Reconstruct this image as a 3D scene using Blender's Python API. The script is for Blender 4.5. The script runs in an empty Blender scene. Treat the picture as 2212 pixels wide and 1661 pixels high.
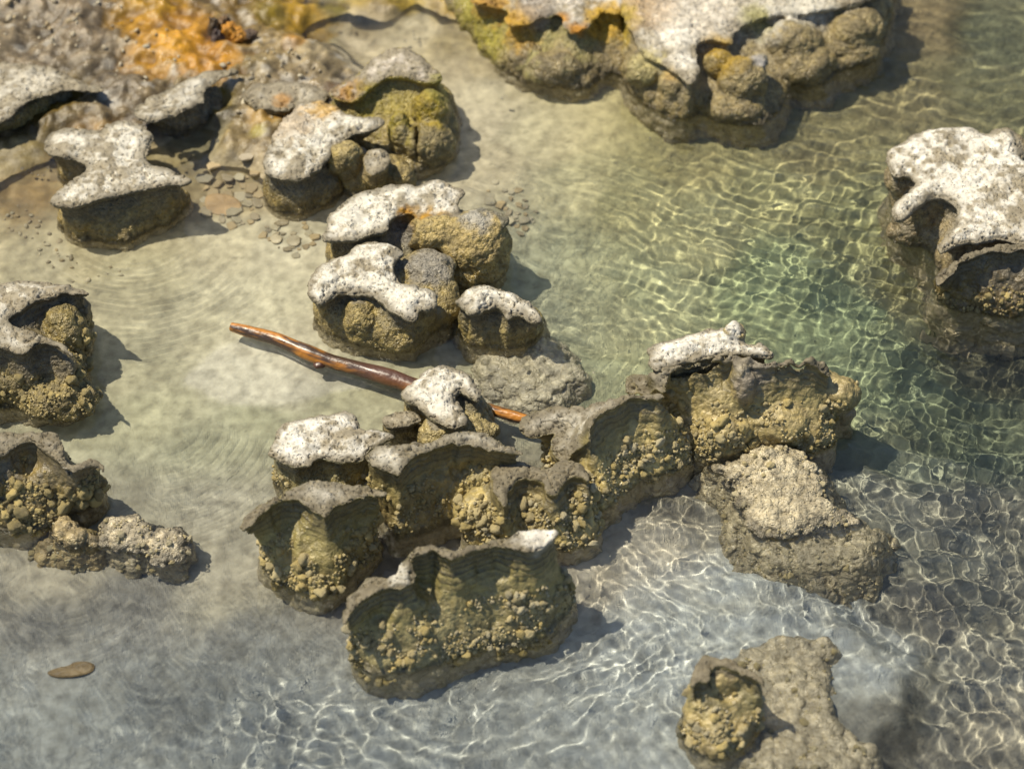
import bpy, math, random, time
import numpy as np
import openvdb
from mathutils import Vector, Matrix
T0 = time.time()
C = bpy.context.scene
COL = C.collection

# ------------------------------------------------------------------ camera
ELEV = math.radians(47); DIST = 3.76
cam = bpy.data.objects.new('camera', bpy.data.cameras.new('camera'))
COL.objects.link(cam); C.camera = cam
cam.location = (0, -DIST*math.cos(ELEV), DIST*math.sin(ELEV))
cam.rotation_euler = (math.pi/2-ELEV, 0, 0)
cam.data.lens = 85; cam.data.sensor_width = 36
cam.data.clip_start = 0.1; cam.data.clip_end = 200
cam.data.dof.use_dof = True
cam.data.dof.focus_distance = 3.68
cam.data.dof.aperture_fstop = 2.6

# ------------------------------------------------------------------ light
SUN = Vector((0.52, -0.13, -1.0)).normalized()
world = bpy.data.worlds.new('World'); C.world = world; world.use_nodes = True
wn = world.node_tree
sky = wn.nodes.new('ShaderNodeTexSky'); sky.sky_type = 'NISHITA'; sky.sun_disc = False
sky.sun_elevation = math.asin(-SUN.z); sky.sun_rotation = math.atan2(-SUN.x, -SUN.y)
wn.links.new(sky.outputs[0], wn.nodes['Background'].inputs[0])
wn.nodes['Background'].inputs[1].default_value = 0.095
sl = bpy.data.lights.new('sun', 'SUN'); sl.energy = 4.9; sl.angle = math.radians(0.5); sl.color = (1, .91, .73)
sun = bpy.data.objects.new('sun', sl); COL.objects.link(sun)
sun.rotation_euler = SUN.to_track_quat('-Z', 'Y').to_euler()
sl.cycles.is_caustics_light = True
C.view_settings.view_transform = 'Standard'; C.view_settings.look = 'None'
C.view_settings.exposure = 0.35; C.view_settings.gamma = 1
C.cycles.use_denoising = True
C.cycles.max_bounces = 8; C.cycles.diffuse_bounces = 3; C.cycles.glossy_bounces = 3
C.cycles.transmission_bounces = 6; C.cycles.sample_clamp_indirect = 4

# ------------------------------------------------------------------ picture -> place
# outlines were measured on the photograph; each is laid out on its own height in the scene
FX = 85/36*2212
def P(px, py, h=0.0):
    dx = (px-1106)/FX; dy = -(py-830.5)/FX
    c, s = math.cos(ELEV), math.sin(ELEV)
    d = (dx, c + dy*s, -s + dy*c)
    t = (h-cam.location.z)/d[2]
    return (d[0]*t, cam.location.y + d[1]*t)
SYS = dict(d=(0,0,1), t1=(0,0,.5), t2=(1106,0,.5), t3=(0,830,.5), t4=(1106,830,.5), r1=(0,0,.36), r2=(619.4,0,.36),
           r3=(1327.2,0,.4), r4=(530.9,353.9,.36), r5=(0,530.9,.4263), r6=(495.5,796.3,.426), r7=(1061.8,619.4,.44), r8=(1327.2,1150.2,.4))
def poly(sys, pts, h):
    """points (x, y[, h]) -> array of world x, y, h; a missing h repeats the last one"""
    ox, oy, s = SYS[sys]; out = []
    for p in pts:
        if len(p) > 2: h = p[2]
        x, y = P(ox+p[0]*s, oy+p[1]*s, h); out.append((x, y, h))
    return np.array(out)
def chaikin(a, n=2):
    for _ in range(n):
        b = np.roll(a, -1, 0)
        a = np.stack([a*.75+b*.25, a*.25+b*.75], 1).reshape(-1, a.shape[1])
    return a

# ------------------------------------------------------------------ noise in numpy
rs = np.random.RandomState(7)
TB = rs.rand(64, 64, 64).astype(np.float32)
JT = rs.rand(32, 32, 32, 4).astype(np.float32)
def vnoise(x, y, z):
    xi = np.floor(x).astype(np.int32); yi = np.floor(y).astype(np.int32); zi = np.floor(z).astype(np.int32)
    fx = (x-xi).astype(np.float32); fy = (y-yi).astype(np.float32); fz = (z-zi).astype(np.float32)
    fx = fx*fx*fx*(fx*(fx*6-15)+10); fy = fy*fy*fy*(fy*(fy*6-15)+10); fz = fz*fz*fz*(fz*(fz*6-15)+10)
    x0 = xi & 63; x1 = (xi+1) & 63; y0 = yi & 63; y1 = (yi+1) & 63; z0 = zi & 63; z1 = (zi+1) & 63
    def L(a, b, f): return a+(b-a)*f
    a = L(L(TB[x0,y0,z0], TB[x1,y0,z0], fx), L(TB[x0,y1,z0], TB[x1,y1,z0], fx), fy)
    b = L(L(TB[x0,y0,z1], TB[x1,y0,z1], fx), L(TB[x0,y1,z1], TB[x1,y1,z1], fx), fy)
    return L(a, b, fz)*2-1
def fbm(x, y, z, s, o=4, g=.5, off=0.0):
    r = 0; a = 1; t = 0
    for i in range(o):
        r = r + a*vnoise(x/s+off+i*7.3, y/s+i*3.1-off, z/s+i*5.7+off*.7); t += a; s = s/2.03; a *= g
    return r/t
def worley(x, y, z, s, flat=False):
    """distance to the nearest jittered point (in cells), and that cell's random number"""
    x = x/s; y = y/s; z = z/s
    xi = np.floor(x).astype(np.int32); yi = np.floor(y).astype(np.int32); zi = np.floor(z).astype(np.int32)
    best = np.full(x.shape, 9., np.float32); rid = np.zeros(x.shape, np.float32)
    for a in (-1, 0, 1):
        for b in (-1, 0, 1):
            for c in ((0,) if flat else (-1, 0, 1)):
                j = JT[(xi+a) & 31, (yi+b) & 31, (zi+c) & 31]
                d = (xi+a+j[...,0]-x)**2+(yi+b+j[...,1]-y)**2
                if not flat: d = d+(zi+c+j[...,2]-z)**2
                m = d < best
                best = np.where(m, d, best); rid = np.where(m, j[...,3], rid)
    return np.sqrt(best), rid
def sst(a, b, x):
    t = np.clip((x-a)/(b-a), 0, 1); return t*t*(3-2*t)
def lerp(a, b, t): return a+(b-a)*t
def polysdf(pl, X, Y):
    d = np.full(X.shape, 1e9, np.float32); ins = np.zeros(X.shape, bool)
    n = len(pl)
    for i in range(n):
        ax, ay = pl[i,0], pl[i,1]; bx, by = pl[(i+1)%n,0], pl[(i+1)%n,1]
        ex, ey = bx-ax, by-ay; wx, wy = X-ax, Y-ay
        t = np.clip((wx*ex+wy*ey)/(ex*ex+ey*ey+1e-12), 0, 1)
        d = np.minimum(d, (wx-ex*t)**2+(wy-ey*t)**2)
        c = ((ay > Y) != (by > Y)) & (X < (bx-ax)*(Y-ay)/(by-ay+1e-12)+ax)
        ins ^= c
    d = np.sqrt(d); return np.where(ins, -d, d)
def idw(pts, vals, X, Y, p=3.0):
    num = 0; den = 0
    for (x, y), v in zip(pts, vals):
        w = 1/(((X-x)**2+(Y-y)**2)**(p/2)+1e-7)
        num = num + (w[..., None]*v if np.ndim(v) else w*v); den = den+w
    return num/(den[..., None] if np.ndim(vals[0]) else den)
def smin(a, b, k):
    h = np.clip(.5+.5*(b-a)/k, 0, 1); return b+(a-b)*h-k*h*(1-h)

# ------------------------------------------------------------------ materials
def material(name, base_rough=.7, wet=True, bump=.35, bscale=260, tint=None, spec=.5, pores=0, speck=0):
    m = bpy.data.materials.new(name); m.use_nodes = True
    nt = m.node_tree; N = nt.nodes; L = nt.links; b = N['Principled BSDF']
    tc = N.new('ShaderNodeTexCoord')
    n1 = N.new('ShaderNodeTexNoise'); n1.inputs['Scale'].default_value = bscale; n1.inputs['Detail'].default_value = 5
    n1.inputs['Roughness'].default_value = .65
    n2 = N.new('ShaderNodeTexNoise'); n2.inputs['Scale'].default_value = bscale*.28; n2.inputs['Detail'].default_value = 6
    for n in (n1, n2): L.new(tc.outputs['Object'], n.inputs['Vector'])
    if tint is None:
        at = N.new('ShaderNodeAttribute'); at.attribute_name = 'Col'; csock = at.outputs['Color']; wsock = at.outputs['Alpha']
    else:
        rgb = N.new('ShaderNodeRGB'); rgb.outputs[0].default_value = (*tint, 1); csock = rgb.outputs[0]; wsock = None
    if tint is not None:
        oi = N.new('ShaderNodeObjectInfo'); mr0 = N.new('ShaderNodeMapRange'); mr0.inputs['To Min'].default_value = .72; mr0.inputs['To Max'].default_value = 1.2
        L.new(oi.outputs['Random'], mr0.inputs['Value']); vm = N.new('ShaderNodeVectorMath'); vm.operation = 'SCALE'
        L.new(csock, vm.inputs[0]); L.new(mr0.outputs[0], vm.inputs['Scale']); csock = vm.outputs[0]
    mul = N.new('ShaderNodeMix'); mul.data_type = 'RGBA'; mul.blend_type = 'MULTIPLY'; mul.inputs['Factor'].default_value = .8
    cr = N.new('ShaderNodeValToRGB'); cr.color_ramp.elements[0].position = .3; cr.color_ramp.elements[0].color = (.62, .60, .55, 1)
    cr.color_ramp.elements[1].position = .68; cr.color_ramp.elements[1].color = (1.25, 1.24, 1.2, 1)
    L.new(n2.outputs['Fac'], cr.inputs[0]); L.new(csock, mul.inputs['A']); L.new(cr.outputs[0], mul.inputs['B'])
    L.new(mul.outputs['Result'], b.inputs['Base Color'])
    if wsock is not None and wet:
        mr = N.new('ShaderNodeMapRange'); mr.inputs['To Min'].default_value = base_rough; mr.inputs['To Max'].default_value = .17
        L.new(wsock, mr.inputs['Value']); L.new(mr.outputs[0], b.inputs['Roughness'])
    else: b.inputs['Roughness'].default_value = base_rough
    b.inputs['Specular IOR Level'].default_value = spec
    bp = N.new('ShaderNodeBump'); bp.inputs['Strength'].default_value = bump; bp.inputs['Distance'].default_value = .004
    L.new(n1.outputs['Fac'], bp.inputs['Height']); last = bp.outputs[0]
    if pores:
        warp = N.new('ShaderNodeMix'); warp.data_type = 'RGBA'; warp.blend_type = 'ADD'; warp.inputs['Factor'].default_value = .012
        L.new(tc.outputs['Object'], warp.inputs['A']); L.new(n2.outputs['Color'], warp.inputs['B'])
        for sc, d in (((125, .004), (250, .0016)) if pores > 0 else ((210, -.0032), (400, -.0016))):
            vo = N.new('ShaderNodeTexVoronoi'); vo.inputs['Scale'].default_value = sc; L.new(warp.outputs['Result'], vo.inputs['Vector'])
            pr = N.new('ShaderNodeMapRange'); pr.inputs['From Min'].default_value = .12 if pores > 0 else 0; pr.inputs['From Max'].default_value = .34 if pores > 0 else .7; pr.interpolation_type = 'SMOOTHSTEP'
            L.new(vo.outputs['Distance'], pr.inputs['Value'])
            b2 = N.new('ShaderNodeBump'); b2.inputs['Strength'].default_value = abs(pores); b2.inputs['Distance'].default_value = abs(d); b2.invert = d < 0
            L.new(pr.outputs[0], b2.inputs['Height']); L.new(last, b2.inputs['Normal']); last = b2.outputs[0]
    if speck:
        n3 = N.new('ShaderNodeTexNoise'); n3.inputs['Scale'].default_value = 210; n3.inputs['Detail'].default_value = 4; L.new(tc.outputs['Object'], n3.inputs['Vector'])
        c3 = N.new('ShaderNodeValToRGB'); c3.color_ramp.elements[0].position = .36; c3.color_ramp.elements[0].color = (.42, .37, .29, 1)
        c3.color_ramp.elements[1].position = .52; c3.color_ramp.elements[1].color = (1.05, 1.05, 1.05, 1); L.new(n3.outputs['Fac'], c3.inputs[0])
        m3 = N.new('ShaderNodeMix'); m3.data_type = 'RGBA'; m3.blend_type = 'MULTIPLY'; m3.inputs['Factor'].default_value = speck
        L.new(mul.outputs['Result'], m3.inputs['A']); L.new(c3.outputs[0], m3.inputs['B']); L.new(m3.outputs['Result'], b.inputs['Base Color'])
    if tint is None:
        ge = N.new('ShaderNodeNewGeometry'); sx = N.new('ShaderNodeSeparateXYZ'); L.new(ge.outputs['Position'], sx.inputs[0])
        zr = N.new('ShaderNodeMapRange'); zr.inputs['From Min'].default_value = -.004; zr.inputs['From Max'].default_value = .003
        zr.inputs['To Min'].default_value = .7; L.new(sx.outputs['Z'], zr.inputs['Value'])
        for q in [q for q in N if q.bl_idname == 'ShaderNodeBump']:
            mm = N.new('ShaderNodeMath'); mm.operation = 'MULTIPLY'; mm.inputs[1].default_value = q.inputs['Strength'].default_value
            L.new(zr.outputs[0], mm.inputs[0]); L.new(mm.outputs[0], q.inputs['Strength'])
    L.new(last, b.inputs['Normal'])
    return m
M_SINTER = material('porous_sinter', .8, True, .45, 300, pores=-.65, spec=.7)
M_CAP = material('pitted_white_sinter', .8, True, .3, 260, pores=.7)
M_FAN = material('banded_sinter', .75, True, .35, 300, pores=-.28, spec=.7)
M_BED = material('silt_bed', .75, True, .5, 180)
def nodmat(name, tint): return material(name, .42, False, .6, 420, tint=tint)
M_NOD = [nodmat('nodule_gold', (.43, .34, .14)), nodmat('nodule_tan', (.42, .35, .185)), nodmat('nodule_olive', (.28, .225, .10)), nodmat('nodule_pale', (.41, .36, .23))]
M_CHIP = [material('chip_grey', .4, False, .3, 200, tint=(.34, .29, .20)), material('chip_tan', .5, False, .3, 200, tint=(.42, .33, .19)), material('chip_pale', .5, False, .3, 200, tint=(.48, .43, .31))]

# ------------------------------------------------------------------ object helpers
def mesh_obj(name, v, faces, mat, parent=None, col=None, smooth=True, loc=None):
    m = bpy.data.meshes.new(name)
    v = np.asarray(v, np.float32)
    m.vertices.add(len(v)); m.vertices.foreach_set('co', v.ravel())
    q = [np.asarray(f, np.int32) for f in faces if len(f)]
    li = np.concatenate([f.ravel() for f in q])
    cnt = np.concatenate([np.full(len(f), f.shape[1]) for f in q])
    m.loops.add(len(li)); m.loops.foreach_set('vertex_index', li)
    st = np.concatenate([[0], np.cumsum(cnt)[:-1]]).astype(np.int32)
    m.polygons.add(len(cnt)); m.polygons.foreach_set('loop_start', st)
    m.update(calc_edges=True)
    m.polygons.foreach_set('use_smooth', np.full(len(cnt), smooth))
    if col is not None:
        a = m.color_attributes.new('Col', 'FLOAT_COLOR', 'POINT'); a.data.foreach_set('color', np.asarray(col, np.float32).ravel())
    m.materials.append(mat)
    o = bpy.data.objects.new(name, m); COL.objects.link(o)
    if parent: o.parent = parent
    if loc is not None: o.location = loc
    o.cycles.is_caustics_receiver = True
    return o
def thing(name, label, cat, loc=(0, 0, 0), group=None):
    o = bpy.data.objects.new(name, None); COL.objects.link(o); o.location = loc; o.empty_display_size = .02
    o['label'] = label; o['category'] = cat
    if group: o['group'] = group
    return o
def tag(o, label, cat, group=None):
    o['label'] = label; o['category'] = cat
    if group: o['group'] = group
    return o

def ico(sub=1):
    t = (1+5**.5)/2
    v = np.array([(-1,t,0),(1,t,0),(-1,-t,0),(1,-t,0),(0,-1,t),(0,1,t),(0,-1,-t),(0,1,-t),(t,0,-1),(t,0,1),(-t,0,-1),(-t,0,1)], float)
    v /= np.linalg.norm(v[0])
    f = [(0,11,5),(0,5,1),(0,1,7),(0,7,10),(0,10,11),(1,5,9),(5,11,4),(11,10,2),(10,7,6),(7,1,8),(3,9,4),(3,4,2),(3,2,6),(3,6,8),(3,8,9),(4,9,5),(2,4,11),(6,2,10),(8,6,7),(9,8,1)]
    v = list(map(tuple, v))
    for _ in range(sub):
        mid = {}; nf = []
        def g(a, b):
            k = (min(a, b), max(a, b))
            if k not in mid:
                p = np.array(v[a])+np.array(v[b]); p /= np.linalg.norm(p); v.append(tuple(p)); mid[k] = len(v)-1
            return mid[k]
        for a, b, c in f:
            x, y, z = g(a, b), g(b, c), g(c, a); nf += [(a,x,z),(b,y,x),(c,z,y),(x,y,z)]
        f = nf
    return np.array(v), np.array(f)
def lumpy(seed, sub=2, amp=.22, s=.7, cau=0):
    v, f = ico(sub)
    n = fbm(v[:,0]+seed*9, v[:,1], v[:,2], s, 2)
    w, _ = worley(v[:,0]+seed*5, v[:,1], v[:,2], .55)
    if cau: w2, _ = worley(v[:,0]+seed*3, v[:,1]+2, v[:,2], .62); n = n+cau*(np.sqrt(np.clip(1-w2**2*1.4, 0, 1))-.6)
    return v*(1+amp*n-amp*.8*(w-.45))[:, None], f
NODM = []
for k in range(6):
    v, f = lumpy(k+1, 2, .32, .8, 1.3); v = v*np.array([1, .8+.07*k, 1.15-.08*k])
    for mi, mm in enumerate(M_NOD):
        m = bpy.data.meshes.new('nodule'); m.from_pydata([tuple(p) for p in v], [], [tuple(t) for t in f])
        m.polygons.foreach_set('use_smooth', np.ones(len(f), bool)); m.materials.append(mm); NODM.append((mi, m))
def add_nodules(root, pts, nrm, rad, mats, rng, par):
    for p, n, r in zip(pts, nrm, rad):
        mi = rng.choice(mats); m = rng.choice([q for k, q in NODM if k == mi])
        o = bpy.data.objects.new('nodule', m); COL.objects.link(o); o.parent = par
        p = Vector(p)+Vector(n)*r*rng.uniform(-.1, .4)
        o.location = p - root.location
        o.rotation_euler = (rng.uniform(0, 6.28), rng.uniform(0, 6.28), rng.uniform(0, 6.28))
        o.scale = (r*rng.uniform(.85, 1.15), r*rng.uniform(.85, 1.15), r*rng.uniform(.85, 1.15))
        o.cycles.is_caustics_receiver = True

# ------------------------------------------------------------------ sinter rocks
CAPW = np.array((.60, .57, .495)); CAPG = np.array((.25, .215, .15)); LIP = np.array((.105, .086, .048))
BAND = np.array((.20, .175, .105)); OLIVE = np.array((.165, .135, .045)); GOLD = np.array((.37, .275, .085)); PALE = np.array((.42, .37, .27)); GREY = np.array((.26, .235, .19))
YEL = np.array((.42, .30, .012)); ORA = np.array((.45, .20, .010)); RUST = np.array((.09, .05, .015))
TRIS = 0
def rock(label, sysn, rim, base, name='sinter_rock', cat='rock', h=.09, hbase=0.0, seed=0, vox=.0022, lip=.007, recess=.010,
         wallpow=1.0, dome=.004, lobes=(), carves=(), white=1.0, pits='worm', band=1.0, gran=1.0, clump=1.0, knobs=0, knobr=(.004, .008),
         knobz=(.0, .55), knobm=(0, 1, 1, 3), stains=(), tint=None, edge=.0045, wetz=.02, extra_h=None, capname='cap', front=1.0, wallc=None, lowc=None, mound=False, sweep=None):
    if sweep is None: sweep = .8 if name == 'fan_rock' else 0
    global TRIS
    rim = chaikin(poly(sysn, rim, h), 2)
    if base is None:
        b = rim.copy(); base = b
    else: base = chaikin(poly(sysn, base, hbase), 2)
    bot = -.165 if mound else -.14
    LB = []
    for l in lobes:
        ox, oy, s = SYS[l[0]]; x, y = P(ox+l[1]*s, oy+l[2]*s, l[3]); LB.append((x, y, l[3], *l[4]))
    CV = []
    for l in carves:
        ox, oy, s = SYS[l[0]]; x, y = P(ox+l[1]*s, oy+l[2]*s, l[3]); CV.append((x, y, l[3], *l[4]))
    allp = np.concatenate([rim[:, :2], base[:, :2]]+[np.array([[a[0]-a[3], a[1]-a[4]], [a[0]+a[3], a[1]+a[4]]]) for a in LB])
    lo = allp.min(0)-.03; hi = allp.max(0)+.03
    # nothing is needed far outside the picture
    lo = np.maximum(lo, (-1.15, -.95)); hi = np.minimum(hi, (1.15, 1.35))
    zt = max(rim[:, 2].max(), max([a[2]+a[5] for a in LB], default=0))+.03
    nx, ny, nz = [int(math.ceil(q/vox)) for q in (hi[0]-lo[0], hi[1]-lo[1], zt-bot)]
    xs = lo[0]+np.arange(nx)*vox; ys = lo[1]+np.arange(ny)*vox; zs = bot+np.arange(nz)*vox
    X, Y = np.meshgrid(xs, ys, indexing='ij'); X = X.astype(np.float32); Y = Y.astype(np.float32)
    wx = .006*fbm(X, Y, X*0+seed, .035, 2, off=seed); wy = .006*fbm(X, Y, X*0+seed+9, .035, 2, off=seed+4)
    if mound: wx = wx*3.5; wy = wy*3.5
    else: wx = wx+.0035*fbm(X, Y, X*0+seed, .011, 2, off=seed+40); wy = wy+.0035*fbm(X, Y, X*0+seed+5, .011, 2, off=seed+44)
    dr = polysdf(rim, X+wx, Y+wy); db = polysdf(base, X+wx, Y+wy)
    step = max(1, len(rim)//28)
    ht = idw([tuple(p[:2]) for p in rim[::step]], [p[2] for p in rim[::step]], X, Y, 3.0)
    ht = ht + dome*sst(0, .03, -dr) + .004*fbm(X, Y, X*0+seed*3, .05, 3, off=seed)
    Z = zs[None, None, :].astype(np.float32)
    dep = ht[..., None]-Z
    t = np.clip(dep/(np.maximum(ht, .02)[..., None]-hbase+.0), 0, 1.6)
    tt = (sst(.10, 1.0, t) if not sweep else .55*np.clip((t-.03), 0, 1)+.45*sst(.1, 1, t))**wallpow
    D = np.repeat(dr[..., None], nz, 2)
    if sweep:                                                   # the back of a fan slopes away under its rim
        hm = float(rim[:, 2].mean())
        for k in range(nz-2, -1, -1):
            sh = int(max(0, hm-.012-zs[k])*sweep/vox)
            D[:, :, k] = D[:, :, k+1]
            if sh > 0:
                D[:, sh:, k] = np.minimum(D[:, sh:, k], dr[:, :-sh])
    rc = recess*(1 if not sweep else sst(.0, .02, db)[..., None]*0+1)
    dw = lerp(D+rc*sst(lip*.6, lip*2.6, dep), db[..., None], tt)
    dw = dw - .12*np.clip(hbase-Z, 0, 1)                       # spreads a little below the water
    n3 = fbm(X[..., None]+0*Z, Y[..., None]+0*Z, Z+0*X[..., None], .028, 2, off=seed*1.7)
    dw = dw + n3*.0045*sst(.08, .4, t)
    # round the upper edge
    a = dw+edge; b2 = -dep+edge
    f = np.minimum(np.maximum(a, b2), 0)+np.sqrt(np.maximum(a, 0)**2+np.maximum(b2, 0)**2)-edge
    if mound:
        hh = -.145+(ht+.145)*sst(-.048, .026, -dr+.006*fbm(X, Y, X*0+seed, .02, 3, off=seed+70))**.9+.010*fbm(X, Y, X*0+seed, .03, 3, off=seed)*sst(-.01, .02, -dr)
        f = (Z-hh[..., None]-.007*fbm(X, Y, X*0+seed, .05, 4, .6, off=seed+80)[..., None])*.8
    for (x, y, z, rx, ry, rz) in LB:
        q = np.sqrt(((X[..., None]-x)/rx)**2+((Y[..., None]-y)/ry)**2+((Z-z)/rz)**2)
        f = smin(f, (q-1)*min(rx, ry, rz)+n3*.005, .010)
    for (x, y, z, rx, ry, rz) in CV:
        q = np.sqrt(((X[..., None]-x)/rx)**2+((Y[..., None]-y)/ry)**2+((Z-z)/rz)**2)
        f = -smin(-f, (q-1)*min(rx, ry, rz), .005)
    f = np.clip(f, -.02, .02).astype(np.float32)
    g = openvdb.FloatGrid(.02); g.copyFromArray(f)
    v, tr, qd = g.convertToPolygons(0.0, 0.0)
    v = v.astype(np.float32); qd = qd[:, ::-1].astype(np.int32); tr = tr[:, ::-1].astype(np.int32) if len(tr) else np.zeros((0, 3), np.int32)
    gi = v.copy()
    v = v*vox+np.array([lo[0], lo[1], bot], np.float32)
    # normals
    def normals(v):
        fn = np.cross(v[qd[:, 2]]-v[qd[:, 0]], v[qd[:, 3]]-v[qd[:, 1]])
        n = np.zeros_like(v)
        for c in range(4):
            for k in range(3): n[:, k] += np.bincount(qd[:, c], fn[:, k], len(v))
        return n/(np.linalg.norm(n, axis=1, keepdims=True)+1e-9)
    n = normals(v)
    def samp(A):
        i = np.clip(gi[:, 0], 0, nx-1.01); j = np.clip(gi[:, 1], 0, ny-1.01)
        i0 = i.astype(int); j0 = j.astype(int); fi = i-i0; fj = j-j0
        return (A[i0, j0]*(1-fi)+A[i0+1, j0]*fi)*(1-fj)+(A[i0, j0+1]*(1-fi)+A[i0+1, j0+1]*fi)*fj
    # orientation check
    ctr = np.array([v[:, 0].mean(), v[:, 1].mean(), v[:, 2].mean()])
    if n[v[:, 2] > np.percentile(v[:, 2], 98), 2].mean() < 0: qd = qd[:, ::-1].copy(); n = -n
    vr = samp(dr); vh = samp(ht); vd = vh-v[:, 2]
    x, y, z = v[:, 0], v[:, 1], v[:, 2]
    cap = sst(.30, .62, n[:, 2])*sst(.020, .012, vd)*sst(.012, .002, vr)
    lobem = np.zeros_like(vd)
    for (lx, ly, lz, rx, ry, rz) in LB:
        q = np.sqrt(((v[:, 0]-lx)/rx)**2+((v[:, 1]-ly)/ry)**2+((v[:, 2]-lz)/rz)**2); lobem = np.maximum(lobem, sst(1.25, 1.0, q))
    lobem = lobem*(1-cap)
    if mound: cap = cap*0
    wall = 1-cap
    tt = np.clip(vd/np.maximum(vh, .03), 0, 1.5)
    if mound: tt = np.ones_like(tt)
    tt = np.maximum(tt, .85*lobem)
    # --- relief
    disp = .0022*fbm(x, y, z, .02, 3, off=seed+2)
    pitm = np.zeros_like(x)
    if pits == 'worm':
        r1 = fbm(x*1.0, y*1.7, z, .017, 2, off=seed+5)
        gr = sst(.12, .03, np.abs(r1))*sst(-.15, .15, fbm(x, y, z, .03, 2, off=seed+8)+.05); pitm = gr
        disp = disp - cap*.0058*gr
    w1, id1 = worley(x, y, z, .0066); 
    hole = sst(.40, .20, w1)*(id1 > (.30 if pits == 'hole' else .60))
    disp = disp + cap*.0035*fbm(x, y, z, .022, 2, off=seed+51)
    if pits == 'hole':
        disp = disp - cap*.0034*sst(.10, .03, np.abs(fbm(x, y*1.3, z, .014, 2, off=seed+5)))*sst(-.1, .2, fbm(x, y, z, .03, 2, off=seed+8))
    disp = disp - cap*hole*.0048*(1.0 if pits != 'none' else .3)
    w2, id2 = worley(x+3, y, z, .0045); disp = disp+cap*.0008*(.6-w2)
    bz = vd+.003*fbm(x, y, z, .03, 2, off=seed+3)
    bnd = np.sin(bz*2*math.pi/.0088)+.7*np.sin(bz*2*math.pi/.0047+1)
    bm = wall*sst(.50, .15, tt)*sst(-.002, .004, vd)*band*(1-lobem)
    disp = disp+bm*.0006*bnd*sst(-.25, .25, fbm(x, y, z, .05, 2, off=seed+63)+.15)
    gm = wall*sst(.12, .42, tt+.18*fbm(x, y, z, .03, 2, off=seed+6))*gran
    w3, id3 = worley(x, y, z+seed, .0062); disp = disp+gm*.0024*(np.sqrt(np.clip(1-w3**2*1.6, 0, 1))-.5)
    cm = (.55 if name == 'fan_rock' else 1)*wall*sst(.35, .8, tt+.2*fbm(x, y, z, .04, 2, off=seed+16))*clump
    w4, id4 = worley(x+7, y, z, .017); disp = disp+cm*.0062*(np.sqrt(np.clip(1-w4**2*1.3, 0, 1))-.45)
    v2 = v+n*disp[:, None]
    # --- colour
    f1 = fbm(x, y, z, .045, 4, off=seed+1); f2 = fbm(x, y, z, .012, 3, off=seed+11); f3 = fbm(x, y, z, .008, 2, off=seed+31)
    wcol = CAPW if tint is None else np.array(tint)
    cm_ = sst(-.3, .45, f1+.9*f2+.50*white-.33)
    ccap = lerp(CAPG if name != 'fan_rock' else lerp(CAPG, LIP, .55), wcol, (cm_*min(1.2, white)).clip(0, 1)[:, None])
    mw = .010+.012*sst(-.3, .4, f1)+(.004 if white < 1 else -.002)+(.010 if name == 'fan_rock' else 0)
    inr = sst(-mw, -.002, vr+.004*f2)                        # brown weathered margin of the cap
    ccap = lerp(ccap, lerp(CAPG, LIP, .75 if name == 'fan_rock' else .45), (.92*inr)[:, None])
    ccap = lerp(ccap, CAPG*.8, (.22*sst(.0, .35, f3+.4*f2))[:, None])
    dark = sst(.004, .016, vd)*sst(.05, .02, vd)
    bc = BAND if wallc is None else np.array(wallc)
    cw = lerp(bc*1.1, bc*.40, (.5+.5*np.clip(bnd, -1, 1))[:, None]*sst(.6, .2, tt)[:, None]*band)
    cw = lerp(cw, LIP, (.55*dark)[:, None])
    lc = GOLD if lowc is None else np.array(lowc)
    low = sst(.30, .75, tt+.35*f1+.15*f2)
    cw = lerp(cw, lerp(OLIVE if lowc is None else lc*.6, lc, sst(-.25, .45, f2+.5*f1+.35*(id3-.5))[:, None]), low[:, None])
    cw = cw*(1-.45*sst(.012, .004, z+.004*f2)*sst(-.012, .0, z))[:, None]      # wet ring at the waterline
    sub = sst(.004, -.014, z+.006*f1)
    if not mound: cw = lerp(cw, lerp(PALE*.72, PALE, (id3)[:, None]), (.8*sub)[:, None])
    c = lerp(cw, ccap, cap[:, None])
    for s in stains:
        ox, oy, k = SYS[s[0]]; sx, sy = P(ox+s[1]*k, oy+s[2]*k, s[3])
        r = s[4]; dd = np.sqrt((x-sx)**2+(y-sy)**2+(z-s[3])**2)/r
        mm = sst(1.15, .35, dd+.45*f2+.35*f1)*s[6]
        c = lerp(c, np.array(s[5])*(1+.35*f3[:, None]), mm[:, None])
    wet = np.clip(wall*(.75+.25*f2)+sst(wetz+.02, wetz-.01, z), 0, 1)*(.55+.45*sst(-.3, .3, f2))
    wet = np.maximum(wet*.9, .15*cap)
    colr = np.concatenate([np.clip(c, .005, .9), wet[:, None]], 1)
    ctr = base[:, :2].mean(0)
    root = thing(name, label, cat, (float(ctr[0]), float(ctr[1]), 0.0))
    off = np.array([ctr[0], ctr[1], 0], np.float32)
    fc = cap[qd].mean(1) > .5
    zc = v2[qd][:, :, 2].mean(1)
    fx_ = v2[qd][:, :, 0].mean(1); fy_ = v2[qd][:, :, 1].mean(1)          # faces buried in the bed are dropped
    bi = np.clip(np.searchsorted(BX[:, 0], fx_), 1, BX.shape[0]-2); bj = np.clip(np.searchsorted(BY[0], fy_), 1, BX.shape[1]-2)
    keep = zc > np.maximum(BZ[bi, bj]-.012, -.15)
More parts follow.
